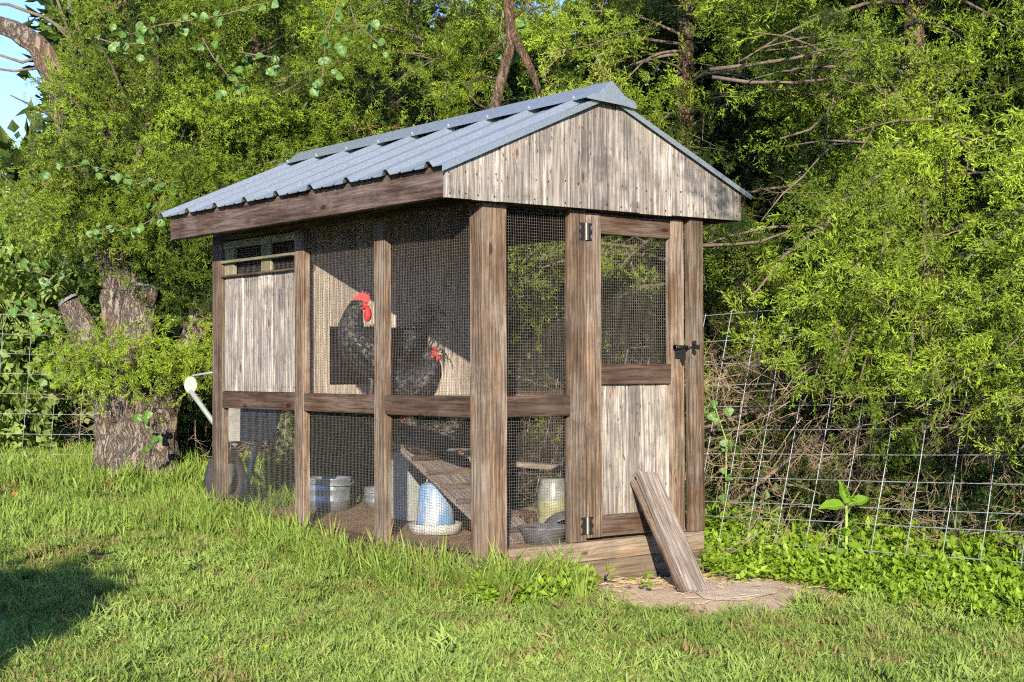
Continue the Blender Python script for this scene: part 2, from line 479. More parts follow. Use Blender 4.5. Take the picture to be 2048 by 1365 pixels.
def dirt_mat(name, a, b, c_):
    s = NT(name)
    P = s.coord('Object')
    n1, n2, n3 = s.noise(P, 6., 5, .65), s.noise(P, 45., 5, .7), s.noise(P, 260., 2)
    c = s.ramp(s.math('ADD', s.math('MULTIPLY', n1, .5), s.math('MULTIPLY', n2, .5)), [(.32, a), (.5, b), (.66, c_)])
    h = s.math('ADD', n2, s.math('MULTIPLY', n3, .4))
    return s.done(s.principled(c, .95, spec=.1, bump=h, bstr=.6, bdist=.012))
M['dirt'] = dirt_mat('sandy_dirt', (.38, .26, .165), (.55, .405, .275), (.66, .51, .37))
M['stone'] = dirt_mat('dusty_flat_stone', (.42, .315, .225), (.60, .475, .36), (.68, .56, .44))
M['bedding'] = dirt_mat('coop_bedding', (.13, .08, .045), (.27, .175, .10), (.40, .28, .17))
drape('dirt_path', [(.30, -.10), (.62, -.06), (1.0, -.06), (1.38, -.04), (1.54, -.16), (1.50, -.36), (1.46, -.60), (1.08, -.94), (.56, -1.06), (.32, -.86), (.31, -.45), (.26, -.26)], .006, M['dirt'], 'bare sandy dirt patch in front of the coop door', rough=.004)
drape('stepping_stone', [(.70, -.52), (.84, -.40), (1.06, -.30), (1.24, -.40), (1.18, -.56), (.98, -.72), (.70, -.80), (.60, -.66)], 0.010, M['stone'], 'flat pale dusty stone by the foot of the leaning board', 'stone', None, thick=.001, rough=.003)

# ------------------------------------------------------------------ chicken coop
def board(name, a, b, w, t, wdir, mat, parent, warp=.0015, cham=.003, skew=(0, 0), n=9):
    """board from a to b (centre line), width w along wdir, thickness t; local Z = length"""
    a, b, wdir = Vector(a), Vector(b), Vector(wdir).normalized()
    L = (b - a).length
    z = (b - a) / L
    x = (wdir - z * wdir.dot(z)).normalized()
    y = z.cross(x)
    hx, hy, c = w / 2, t / 2, cham
    ring = [(-hx + c, -hy), (hx - c, -hy), (hx, -hy + c), (hx, hy - c), (hx - c, hy), (-hx + c, hy), (-hx, hy - c), (-hx, -hy + c)]
    sd = random.random() * 100
    v, f = [], []
    for i in range(n + 1):
        s = i / n
        for k, (px, py) in enumerate(ring):
            jx = warp * noise.noise(Vector((sd + k * .7, s * 4.0, 1.7)))
            jy = warp * .7 * noise.noise(Vector((sd + k * .3, s * 3.0, 9.1)))
            zz = s * L
            if i == 0: zz += skew[0] * px / hx
            if i == n: zz += skew[1] * px / hx
            v.append((px + jx, py + jy, zz))
    for i in range(n):
        for k in range(8): f.append((i * 8 + k, i * 8 + (k + 1) % 8, (i + 1) * 8 + (k + 1) % 8, (i + 1) * 8 + k))
    f.append(tuple(reversed(range(8)))); f.append(tuple(n * 8 + k for k in range(8)))
    m = Matrix(((x.x, y.x, z.x, a.x), (x.y, y.y, z.y, a.y), (x.z, y.z, z.z, a.z), (0, 0, 0, 1)))
    return MB().add(v, f).build(name, mat, parent, matrix=m)

def wire_panel(name, o, u, v, ul, vl, parent, sp=.0127, r=.00042, wob=.004):
    """hardware cloth: woven square wires from corner o spanning ul along u and vl along v"""
    o, u, v = Vector(o), Vector(u).normalized(), Vector(v).normalized()
    nrm = u.cross(v)
    sd = random.random() * 50
    mb_v, mb_f = [], []
    def bulge(p):
        return nrm * (wob * noise.noise(p * 5 + Vector((sd, 0, 0))))
    def wire(p0, d, L, side, lift):
        k = max(3, int(L / .09))
        b = len(mb_v)
        for i in range(k + 1):
            p = p0 + d * (L * i / k)
            p = p + bulge(p) + nrm * lift + side * (.0022 * noise.noise(p * 6 + Vector((0, sd, 0))))
            for q in (side * r + nrm * r, -side * r + nrm * r, -side * r - nrm * r, side * r - nrm * r):
                mb_v.append(tuple(p + q))
        for i in range(k):
            for j in range(4): mb_f.append((b + i * 4 + j, b + i * 4 + (j + 1) % 4, b + (i + 1) * 4 + (j + 1) % 4, b + (i + 1) * 4 + j))
    nu, nv = int(ul / sp), int(vl / sp)
    for i in range(nu + 1): wire(o + u * (i * sp + .003), v, vl, u, r)
    for i in range(nv + 1): wire(o + v * (i * sp + .003), u, ul, v, -r)
    ob = MB().add(mb_v, mb_f).build(name, M['mesh_wire'], parent)
    ob['kind'] = 'stuff'
    return ob

T, t_ = .089, .038
X, Y, Z = Vector((1, 0, 0)), Vector((0, 1, 0)), Vector((0, 0, 1))
W, L = 1.266, 2.44
coop = empty('chicken_coop', (.63, 1.2, -.15))
tag(coop, 'weathered wooden chicken coop with wire mesh sides and ribbed metal roof', 'chicken coop')
ZT = 1.437
PY = [(0.0, T), (.738, .827), (1.464, 1.553), (2.323, 2.44)]
for a, b in PY:                                            # left wall posts
    board('post', (t_ / 2, (a + b) / 2, -.17 if a < 2 else -.12), (t_ / 2, (a + b) / 2, ZT), b - a, t_, Y, M['post'], coop)
for (a, b) in zip(PY[:-1], PY[1:]):                          # left middle rails
    board('rail', (t_ / 2 - .001, a[1] + .001, .5906), (t_ / 2 - .001, b[0] - .001, .5906), .0886, t_ - .004, Z, M['rail'], coop)
    board('sill', (t_ / 2 + .03, a[1] - .02, -.085 + .02 * a[0]), (t_ / 2 + .03, b[0] + .02, -.085 + .02 * b[0]), .10, .03, Z, M['rail'], coop)
board('top_plate', (t_ / 2 + .004, -.005, ZT + .045), (t_ / 2 + .004, L, ZT + .045), .088, t_, Z, M['fascia'], coop)
# gable wall posts
board('corner_post', (t_ + T / 2 + .0005, t_ / 2 - .001, -.18), (t_ + T / 2 + .0005, t_ / 2 - .001, ZT), T - .001, t_, X, M['post'], coop)
board('post', (.4626 + T / 2 + .008, t_ / 2, .002), (.4626 + T / 2 + .012, t_ / 2, ZT), T, t_, X, M['post'], coop)
board('post', (1.181 + T / 2, t_ / 2 - .014, .002), (1.181 + T / 2 - .004, t_ / 2 - .014, ZT), T - .003, t_, X, M['post'], coop)
board('rail', (.128, t_ / 2 - .001, .5906), (.469, t_ / 2 - .001, .5906), .0886, t_ - .004, Z, M['rail'], coop)
board('top_plate', (.04, t_ / 2 + .004, ZT + .045), (W, t_ / 2 + .004, ZT + .045), .088, t_, Z, M['fascia'], coop)
board('sill', (.129, .022, -.044), (W + .002, .022, -.042), .084, .055, Z, M['sill'], coop)
board('sill', (.10, .022, -.142), (W + .004, .022, -.138), .108, .06, Z, M['sill'], coop)
board('sill', (W - .03, .052, -.09), (W - .03, L, -.06), .19, .05, Z, M['sill'], coop)
# right wall
for a, b in PY[1:]:
    board('post', (W - t_ / 2, (a + b) / 2, -.1), (W - t_ / 2, (a + b) / 2, ZT), b - a, t_, Y, M['post'], coop)
for (a, b) in zip(PY[:-1], PY[1:]):
    board('rail', (W - t_ / 2 - .001, a[1] + .001, .5906), (W - t_ / 2 - .001, b[0] - .001, .5906), .0886, t_ - .004, Z, M['rail'], coop)
board('ledge', (W - t_ - .03, .05, .245), (W - t_ - .03, 2.3, .245), .026, .06, Z, M['inner'], coop)
board('top_plate', (W - t_ / 2 - .004, .05, ZT + .045), (W - t_ / 2 - .004, L, ZT + .045), .088, t_, Z, M['fascia'], coop)
# hardware cloth bays
for (a, b) in zip(PY[:-1], PY[1:]):
    if a[0] < 1.4: wire_panel('wire_mesh', (t_ + .002, a[1] - .03, .60), Y, Z, b[0] - a[1] + .06, ZT - .59, coop)
    wire_panel('wire_mesh', (t_ + .002, a[1] - .03, -.1), Y, Z, b[0] - a[1] + .06, .68, coop)
    if a[0] < 1.4: wire_panel('wire_mesh', (W - t_ - .002, a[1] - .03, .60), Y, Z, b[0] - a[1] + .06, ZT - .6, coop)
    wire_panel('wire_mesh', (W - t_ - .002, a[1] - .03, 0.0), Y, Z, b[0] - a[1] + .06, .58, coop)
wire_panel('wire_mesh', (.10, t_ + .002, .60), X, Z, .40, ZT - .59, coop)
wire_panel('wire_mesh', (.10, t_ + .002, -.02), X, Z, .40, .60, coop)
# first bay: vertical boards, vent above
by = [2.322, 2.11, 1.955, 1.80, 1.65, 1.556]
for i in range(5):
    y0, y1 = by[i + 1] + .002, by[i] - .002
    board('wall_board', (.022 + .003 * (i % 2), (y0 + y1) / 2, .637), (.022 + .003 * (i % 2), (y0 + y1) / 2, 1.238 + random.uniform(-.003, .003)), y1 - y0, .018, Y, M['pale'], coop)
board('batten', (.009, 1.70, .637), (.009, 1.70, 1.155), .118, .009, Y, M['pale'], coop, cham=.004)
board('vent_sill', (.008, 1.555, 1.245), (.008, 2.322, 1.245), .034, .012, X, M['rail'], coop)
board('vent_frame', (.020, 1.555, 1.411), (.020, 2.322, 1.411), .040, .03, Z, M['green_wood'], coop)
board('vent_frame', (.014, 1.555, 1.321), (.014, 2.322, 1.321), .015, .046, Z, M['green_wood'], coop)
for yy, ww in ((2.27, .105), (1.87, .10), (1.565, .02)):
    board('vent_stile', (.024, yy, 1.254), (.024, yy, 1.39), ww, .02, Y, M['green_wood'], coop)
wire_panel('wire_mesh', (.040, 1.54, 1.24), Y, Z, .80, .16, coop)
# nest enclosure: partition with pop hole, back and side walls, deck
YP = 1.568
px = [.04, .21, .362, .51, .66, .81, .96, 1.10, 1.228]
for i in range(8):
    x0, x1 = px[i] + .0015, px[i + 1] - .0015
    xm, yo = (x0 + x1) / 2, YP + random.uniform(-.002, .002)
    top = min(1.60, 1.56 + .43 * min(xm + .2, 1.48 - xm)) - .03 if False else 1.46
    if .2 < xm < .81:
        board('partition_board', (xm, yo, .965), (xm, yo, 1.75 if .3 < xm < .95 else 1.60), x1 - x0, .018, X, M['inner'], coop)
        board('partition_board', (xm, yo, .612), (xm, yo, .672), x1 - x0, .018, X, M['inner'], coop, n=2)
    else:
        board('partition_board', (xm, yo, .612), (xm, yo, 1.56 if xm < .1 or xm > 1.15 else 1.66), x1 - x0, .018, X, M['inner'], coop)
for i in range(8):
    xm = .115 + i * .155
    board('back_board', (xm, L - .012, .60), (xm, L - .012, 1.62 if .1 < xm < 1.2 else 1.55), .152, .018, X, M['pale'], coop)
for i in range(5):
    y0, y1 = by[i + 1] + .001, by[i] - .001
    board('wall_board', (W - .022, (y0 + y1) / 2, .637), (W - .022, (y0 + y1) / 2, 1.436), y1 - y0, .018, Y, M['pale'], coop)
for i in range(10):
    y0 = 1.03 + i * .14
    if y0 + .137 < L - .03: board('deck_board', (.042, y0 + .068, .601), (1.224, y0 + .068, .601), .137, .02, Y, M['inner'], coop)
board('deck_joist', (.045, 1.02, .575), (1.22, 1.02, .575), .07, .038, Z, M['rail'], coop)
# floor bedding
fl = MB()
nn = 24
for i in range(nn + 1):
    for j in range(nn + 1):
        x, y = .05 + 1.16 * i / nn, .05 + (L - .09) * j / nn
        fl.v.append((x, y, -.028 + .02 * y / 2.4 + .008 * noise.noise(Vector((x * 9, y * 9, 0)))))
for i in range(nn):
    for j in range(nn): fl.f.append((i * (nn + 1) + j, (i + 1) * (nn + 1) + j, (i + 1) * (nn + 1) + j + 1, i * (nn + 1) + j + 1))
fl.build('floor_bedding', M['bedding'], coop, True)

# fascia and gable
SL = .432
XR = .64
def roofz(x): return 1.583 + SL * (min(x, 2 * XR - x) + .219)
board('fascia', (-.2, -.031, 1.5085), (-.2, 2.49, 1.5085), .135, .038, Z, M['fascia'], coop, warp=.003)
board('fascia', (2 * XR + .2, -.031, 1.5085), (2 * XR + .2, 2.49, 1.5085), .135, .038, Z, M['fascia'], coop)
gx = [-.222, -.088, .055, .283, .431, .697, .839, 1.035, 1.271, 1.486]
for i in range(9):                                            # gable boards with sloping tops
    x0, x1 = gx[i] + .0026, gx[i + 1] - .0026
    yo = -.040 + random.uniform(-.004, .004)
    zb = 1.439 + random.uniform(-.003, .003)
    top = lambda x: roofz(x) - .012
    xs = [x0, x1] if not (x0 < XR < x1) else [x0, XR, x1]
    nst = 8
    v, f = [], []
    cx = (x0 + x1) / 2
    for k, x in enumerate(xs):
        for s in range(nst + 1):
            z = zb + (top(x) - zb) * s / nst
            j = .0015 * noise.noise(Vector((i * 3.1 + k, s * .9, 5)))
            v.append((x - cx + j, -.009, z - zb)); v.append((x - cx + j, .009, z - zb))
    S = (nst + 1) * 2
    for k in range(len(xs) - 1):
        for s in range(nst):
            a0, b0 = k * S + s * 2, (k + 1) * S + s * 2
            f += [(a0, b0, b0 + 2, a0 + 2), (a0 + 1, a0 + 3, b0 + 3, b0 + 1)]
        f += [(k * S, k * S + 1, (k + 1) * S + 1, (k + 1) * S), (k * S + S - 2, (k + 1) * S + S - 2, (k + 1) * S + S - 1, k * S + S - 1)]
    for k in (0, len(xs) - 1):
        for s in range(nst):
            a0 = k * S + s * 2
            f.append((a0, a0 + 2, a0 + 3, a0 + 1) if k == 0 else (a0, a0 + 1, a0 + 3, a0 + 2))
    MB().add(v, f).build('gable_board', M['pale'], coop, matrix=Matrix.Translation((cx, yo, zb)))
for yy in (.02, .75, 1.5, 2.4):                                 # rafters
    for s in (0, 1):
        x0, x1 = (-.16, XR - .02) if s == 0 else (2 * XR + .16, XR + .02)
        board('rafter', (x0, yy + .02, roofz(x0) - .055), (x1, yy + .02, roofz(x1) - .055), .07, .036, Z, M['fascia'], coop)

nm = MB().lathe([(0, 0), (.0032, 0), (.0032, .0012), (0, .0018)], seg=8, rot=Matrix.Rotation(R(90), 3, 'X')).mesh('nail'); nm.materials.append(M['black_iron'])
for i in range(9):
    for fx in (.18, .8):
        xx = gx[i] + (gx[i + 1] - gx[i]) * fx
        for zz in (1.462, 1.545): link('nail', nm, coop, matrix=Matrix.Translation((xx + random.uniform(-.008, .008), -.0535, zz + random.uniform(-.006, .006))))
nm2 = MB().lathe([(0, 0), (.003, 0), (.003, .0012), (0, .0018)], seg=8, rot=Matrix.Rotation(R(-90), 3, 'Y')).mesh('nail'); nm2.materials.append(M['black_iron'])
for i in range(5):
    for fy in (.2, .8):
        for zz in (.662, 1.215): link('nail', nm2, coop, matrix=Matrix.Translation((.0125 if i != 3 else .0035, by[i + 1] + (by[i] - by[i + 1]) * fy, zz + random.uniform(-.005, .005) if i != 3 else min(zz, 1.13))))

# ribbed roof sheets
ribs = [.03 + .314 * k for k in range(9)]
prof = [(-.068, 0.0)]
for k, r in enumerate(ribs):
    prof += [(r - .034, 0), (r - .012, .024), (r + .012, .024), (r + .034, 0)]
    if k < 8:
        for q in (.105, .205): prof += [(r + q - .012, 0), (r + q - .004, .0045), (r + q + .004, .0045), (r + q + .012, 0)]
for s in (0, 1):
    v, f = [], []
    e, p_ = (-.25, XR) if s == 0 else (2 * XR + .25, XR)
    for i in range(9):
        x = e + (p_ - e) * i / 8
        for (y, h) in prof:
            nx = -SL if s == 0 else SL
            v.append((x + nx * h * .35, y + .003 * noise.noise(Vector((x * 3, y, 1))) * 0, roofz(x) - .005 + h))
    K = len(prof)
    for i in range(8):
        for k in range(K - 1):
            q = (i * K + k, (i + 1) * K + k, (i + 1) * K + k + 1, i * K + k + 1)
            f.append(q if s == 0 else q[::-1])
    ob = MB().add(v, f).build('roof_sheet', M['galv'], coop)
    md = ob.modifiers.new('thick', 'SOLIDIFY'); md.thickness = .0016; md.offset = -1
    # rake trim folded over the gable edge
    tv = []
    for i in range(9):
        x = e + (p_ - e) * i / 8
        tv += [(x, -.066, roofz(x) - .004), (x, -.0705, roofz(x) - .006), (x, -.069, roofz(x) - .030)]
    tf = []
    for i in range(8):
        for k in range(2): tf.append((i * 3 + k, (i + 1) * 3 + k, (i + 1) * 3 + k + 1, i * 3 + k + 1))
    ob = MB().add(tv, tf).build('rake_trim', M['galv'], coop)
    md = ob.modifiers.new('thick', 'SOLIDIFY'); md.thickness = .0018
cap = MB()
zr = roofz(XR)
pr = [(-.142, -.041), (-.128, -.029), (-.078, -.016), (-.006, .043), (.006, .043), (.078, -.016), (.128, -.029), (.142, -.041)]
cy = [-.088 + (2.63 + .088) * i / 12 for i in range(13)]
for y in cy:
    for x, z in pr: cap.v.append((XR + x, y, zr + z))
for i in range(12):
    for k in range(7): cap.f.append((i * 8 + k, i * 8 + k + 1, (i + 1) * 8 + k + 1, (i + 1) * 8 + k))
b = len(cap.v)
for x, z in ((-.14, -.046), (-.06, -.050), (.06, -.056), (.142, -.064)): cap.v.append((XR + x, -.0885, zr + z))
cap.f += [(0, 1, 2, b + 1, b), (2, 3, 4, 5, b + 2, b + 1), (5, 6, 7, b + 3, b + 2)]
capo = cap.build('ridge_cap', M['galv'], coop)
md = capo.modifiers.new('thick', 'SOLIDIFY'); md.thickness = .0016
scm = MB().lathe([(.0, .0), (.010, .0), (.010, .003), (.006, .004), (.006, .010), (0, .0105)], seg=8).mesh('screw')
scm.materials.append(M['galv'])
for r in ribs:
    for sx in (-1, 1):
        o = link('screw', scm, capo, matrix=Matrix.Translation((XR + sx * .118, r, zr - .026)) @ Matrix.Rotation(sx * math.atan(SL), 4, 'Y'))

# door
door = empty('door', (.86, 0, .01), coop)
YD = t_ / 2 + .003
board('stile', (.612, YD, .014), (.612, YD, 1.428), .083, t_, X, M['post'], door)
board('stile', (1.116, YD, .012), (1.116, YD, 1.428), .081, t_, X, M['post'], door)
for za, zb in ((1.341, 1.429), (.679, .769), (.013, .107)):
    board('door_rail', (.654, YD + .002, (za + zb) / 2), (1.076, YD + .002, (za + zb) / 2 - .001), zb - za, t_ - .006, Z, M['rail'], door)
dx = [.645, .742, .835, .93, 1.00, 1.085]
for i in range(5):
    board('door_board', ((dx[i] + dx[i + 1]) / 2, .032 + .002 * (i % 2), .09), ((dx[i] + dx[i + 1]) / 2, .032 + .002 * (i % 2), .70), dx[i + 1] - dx[i] - .004, .014, X, M['pale'], door)
wire_panel('wire_mesh', (.635, t_ - .002, .72), X, Z, .46, .66, door)
def hinge(x, z):
    h = empty('hinge', (x, YD - t_ / 2, z), door)
    y0 = YD - t_ / 2 - .0022
    for s in (-1, 1):
        pts = []
        for k in range(13):
            q = -1 + 2 * k / 12
            pts.append((s * (.030 + .006 * math.cos(q * math.pi * 2)) * 1.0, q * .038))
        n = len(pts); v, f = [], []
        for yy in (0, -.003):
            for (a, c) in pts: v.append((x + a, y0 + yy, z + c))
            for (a, c) in pts: v.append((x + s * .007, y0 + yy, z + c))
        for k in range(n - 1):
            f += [(k, k + 1, n + k + 1, n + k), (2 * n + k, 3 * n + k, 3 * n + k + 1, 2 * n + k + 1), (k, 2 * n + k, 2 * n + k + 1, k + 1)]
        MB().add(v, f).build('hinge_leaf', M['black_iron'], h)
        for q in (-.026, 0, .026):
            pass
    MB().tube([(x, y0 - .004, z - .037), (x, y0 - .004, z + .037)], .0045, 8).build('hinge_pin', M['rust_gap'], h)
    MB().tube([(x + .010, y0 - .004, z - .036), (x + .010, y0 - .004, z + .036)], .0065, 8).build('hinge_barrel', M['black_iron'], h)
hinge(.562, 1.345); hinge(.562, .068)
lt = empty('latch', (1.13, -.012, .835), door)
y0 = YD - t_ / 2
b_ = MB(); b_.tube([(1.083, y0 - .013, .845), (1.16, y0 - .013, .845)], .0095, 12); b_.tube([(1.083, y0 - .013, .845), (1.092, y0 - .013, .845)], .0125, 12); b_.build('latch_barrel', M['black_iron'], lt, True)
b_ = MB(); b_.tube([(1.16, y0 - .013, .845), (1.215, y0 - .013, .843)], .0065, 10); b_.build('latch_bolt', M['black_iron'], lt, True)
b_ = MB(); b_.box((1.113, y0 - .004, .815), (.034, .006, .042)); b_.box((1.138, y0 - .008, .815), (.026, .012, .058)); b_.add([(1.125, y0 - .013, .786), (1.151, y0 - .013, .786), (1.138, y0 - .013, .762), (1.125, y0 - .002, .786), (1.151, y0 - .002, .786), (1.138, y0 - .002, .762)], [(0, 2, 1), (0, 3, 5, 2), (1, 2, 5, 4), (3, 4, 5)]); b_.tube([(1.108, y0 - .006, .822), (1.108, y0 - .014, .822)], .006, 8); b_.build('latch_plate', M['black_iron'], lt)
b_ = MB()
for xx, zz in ((1.197, .866), (1.197, .822), (1.220, .848)): b_.tube([(xx, -.024, zz), (xx, -.004, zz)], .0105, 10)
b_.box((1.199, -.009, .844), (.022, .010, .05)); b_.build('latch_keeper', M['black_iron'], lt)

# ------------------------------------------------------------------ things in and around the coop
lb = empty('leaning_board', (.72, -.50, -.18))
tag(lb, 'grey weathered plank leaning against the lower door boards', 'plank')
A_, B_ = Vector((.72, -.512, -.176)), Vector((.893, -.022, .277))
ax = (B_ - A_).normalized()
board('plank', A_, B_, .108, .030, (1, -.12, 0), M['grey_wood'], lb, warp=.003)
board('backing_strip', A_ + Vector((-.030, .026, -.004)), B_ + Vector((-.030, .021, -.035)), .075, .020, (1, -.12, 0), M['post'], lb)

lad = empty('ramp_ladder', (.42, .3, -.02))
tag(lad, 'brown plank ramp with cross cleats inside the coop above the blue waterer', 'ramp')
la, lbp = Vector((.425, 1.14, .395)), Vector((.425, .30, -.015))
board('plank', la, lbp, .25, .02, X, M['grey_wood'], lad)
dv = (lbp - la).normalized(); nv = X.cross(dv).normalized()
if nv.z < 0: nv = -nv
for k in range(7):
    c = la + dv * (.06 + .135 * k) + nv * .018
    board('cleat', c - X * .128, c + X * .128, .028, .018, dv, M['post'], lad, n=3)

box = empty('nest_box', (.55, 1.45, 0))
tag(box, 'low grey painted wooden box under the coop deck behind the ramp', 'box')
M['grey_board'] = simple('grey_painted_board', (.30, .32, .30), .75, 0, .3, 30, .2, .15)
MB().box((.74, 1.31, .15), (.46, .016, .32)).build('front_panel', M['grey_board'], box)
MB().box((.74, 1.46, .321), (.49, .32, .018)).build('lid', M['grey_board'], box)
for xx in (.518, .962): MB().box((xx, 1.465, .15), (.016, .29, .32)).build('side_panel', M['grey_board'], box)

def flo(x, y): return -.026 + .02 * y / 2.4
wt = empty('waterer', (.36, .86, flo(.36, .86)))
tag(wt, 'blue and white poultry waterer standing in a round white pan', 'waterer')
z0 = flo(.36, .86)
MB().lathe([(0, z0), (.118, z0), (.126, z0 + .045), (.122, z0 + .046), (.114, z0 + .012), (0, z0 + .012)], (.36, .86, 0)).build('pan', M['white_plastic'], wt, True)
MB().lathe([(0, z0 + .013), (.092, z0 + .013), (.088, z0 + .06), (.076, z0 + .20), (.070, z0 + .222), (.052, z0 + .234), (0, z0 + .238)], (.36, .86, 0)).build('jug', M['blue_plastic'], wt, True)
MB().tube([(.36 + .05 * math.cos(a), .86, z0 + .236 + .03 * math.sin(a)) for a in [math.pi * k / 8 for k in range(9)]], .004, 6).build('handle', M['fence_wire'], wt, True)

def bucket(name, label, x, y, r, h, cat='bucket'):
    z = flo(x, y)
    o = empty(name, (x, y, z)); tag(o, label, cat)
    p = [(0, z), (r * .9, z), (r * .93, z + h * .3), (r * .955, z + h * .32), (r * .93, z + h * .34), (r * .97, z + h * .66), (r * .995, z + h * .68), (r * .97, z + h * .7), (r, z + h), (r * 1.03, z + h + .006), (r * 1.0, z + h + .008), (r * .97, z + h - .004), (r * .88, z + .01), (0, z + .01)]
    MB().lathe(p, (x, y, 0)).build('body', M['galv'], o, True)
    MB().tube([(x + r * 1.02 * math.cos(a), y, z + h * .85 - .35 * h * math.sin(a) * .2 + .0) for a in (0, .2)], .004, 6).build('ear', M['galv'], o)
    MB().tube([(x + (r + .012) * math.cos(a), y - (r + .012) * math.sin(a), z + h * .95 - .02 * math.sin(a)) for a in [math.pi * k / 12 for k in range(13)]], .003, 6).build('handle', M['fence_wire'], o, True)
bucket('galvanised_tub', 'large shiny galvanised tub behind the second left post', .52, 2.10, .125, .165, 'tub')
bucket('galvanised_bucket', 'small dented galvanised pail right of the large tub', .82, 2.05, .09, .10)
jr = empty('feed_jar', (.83, .56, flo(.8, .55))); tag(jr, 'clouded jar of yellow feed behind the grey bowl', 'jar')
z0 = flo(.83, .56)
MB().lathe([(0, z0), (.066, z0), (.072, z0 + .01), (.072, z0 + .07), (.068, z0 + .075), (.073, z0 + .082), (.073, z0 + .15)], (.83, .56, 0)).build('feed', M['feed'], jr, True)
MB().lathe([(.073, z0 + .15), (.071, z0 + .20), (.060, z0 + .225), (.060, z0 + .25), (0, z0 + .252)], (.83, .56, 0)).build('neck', M['glassy'], jr, True)
z0 = flo(.52, .27)
bo = MB().lathe([(0, z0), (.085, z0), (.112, z0 + .065), (.118, z0 + .072), (.110, z0 + .074), (.082, z0 + .012), (0, z0 + .012)], (.53, .26, 0)).build('feed_bowl', M['dark_metal'], None, True)
tag(bo, 'dark grey rubber feed bowl on the coop floor', 'bowl', 'feed bowls')
rt = Matrix.Rotation(R(140), 3, 'X')
bo = MB().lathe([(0, 0), (.07, 0), (.095, .05), (.10, .055), (.093, .057), (.068, .01), (0, .01)], (.74, .42, z0 + .075), rot=rt).build('feed_bowl', M['dark_metal'], None, True)
tag(bo, 'tipped over grey pan leaning behind the upright feed bowl', 'bowl', 'feed bowls')
lg = MB().tube([(.55, .60, .028), (.60, .58, .03), (.66, .555, .03), (.70, .54, .028)], [.056, .062, .062, .055], 14, nz=.15, ns=14).build('wood_block', M['bark2'], None, True)
tag(lg, 'short brown wood block lying behind the grey feed bowl', 'wood block')
rp = MB().tube([(.50 + .004 * math.sin(k * .8), 1.37 - .002 * k, 1.70 - .0245 * k) for k in range(26)] + [(.505, 1.32, 1.07)], [.0055 + .0015 * math.sin(k * 2.1) for k in range(24)] + [.009, .010, .004], 8, nz=.2, ns=60).build('hanging_rope', M['rope'], None, True)
tag(rp, 'frayed brown rope hanging inside the coop above the hen', 'rope')

# wheeled garden cart behind the coop
ct = empty('garden_cart', (.45, 3.05, gzf(.45, 3.05)))
tag(ct, 'pale metal garden cart with black tyre parked behind the coop', 'cart')
zc = gzf(.34, 3.12) + .17
rotw = Matrix.Rotation(R(90), 3, 'X') @ Matrix.Rotation(R(0), 3, 'Y')
rw = Matrix.Rotation(R(28), 3, 'Z') @ Matrix.Rotation(R(90), 3, 'X')
tp = [(.10, -.03), (.14, -.04), (.165, -.032), (.172, -.012), (.172, .012), (.165, .032), (.14, .04), (.10, .03), (.10, -.03)]
ty = MB().lathe(tp, (.415, 3.10, zc), 32, rw).build('tyre', M['tyre'], ct, True)
MB().lathe([(.0, -.02), (.03, -.03), (.05, -.012), (.10, -.024), (.10, .024), (.05, .012), (.03, .03), (0, .02)], (.415, 3.10, zc), 24, rw).build('rim', M['grey_paint'], ty, True)
tr_ = MB()
tr_.add([(.40, 3.02, .33), (.62, 2.90, .33), (.70, 2.86, .62), (.36, 3.06, .62), (.52, 3.22, .36), (.74, 3.10, .36), (.86, 3.14, .64), (.46, 3.36, .64)], [(0, 1, 2, 3), (1, 5, 6, 2), (5, 4, 7, 6), (4, 0, 3, 7), (0, 4, 5, 1)])
M['tray'] = simple('grey_tray_paint', (.20, .19, .17), .7)
ob = tr_.build('tray', M['tray'], ct); md = ob.modifiers.new('thick', 'SOLIDIFY'); md.thickness = .006
MB().tube([(.585, 2.93, .50), (.56, 2.95, .36), (.515, 2.98, .16), (.475, 3.01, -.04)], [.016, .017, .018, .018], 10).build('leg', M['grey_paint'], ct, True)
MB().tube([(.64, 2.90, .56), (.62, 2.88, .40), (.605, 2.87, .30)], .012, 8).build('leg', M['grey_paint'], ct, True)
MB().tube([(.243, 3.21, .63), (.352, 3.13, .44), (.46, 3.05, .30)], .016, 8).build('arm', M['grey_paint'], ct, True)
MB().tube([(.25, 3.20, .715), (.36, 3.13, .735), (.6, 3.0, .74)], .007, 8).build('handle', M['grey_paint'], ct, True)
disc = []
for k in range(28):
    a = 2 * math.pi * k / 28
    rx, rz = .038 * (1 if math.sin(a) < 0 else .9), .072 if math.sin(a) < 0 else .045
    disc.append((rx * 1.05 * math.cos(a), .85 * rz * math.sin(a)))
v = []
for e in (-.006, .006):
    for a, c in disc:
        q = _R0 * a + Vector((-.5, -.8, 0)).normalized() * e
        v.append((.243 + q.x, 3.205 + q.y, .672 + c))
MB().add(v, [tuple(range(28)), tuple(reversed(range(28, 56)))] + [(k, 28 + k, 28 + (k + 1) % 28, (k + 1) % 28) for k in range(28)]).build('end_plate', M['grey_paint'], ct)

# ------------------------------------------------------------------ birds
def attr(me, name, vals):
    a = me.attributes.new(name, 'FLOAT', 'POINT'); a.data.foreach_set('value', np.asarray(vals, np.float32))

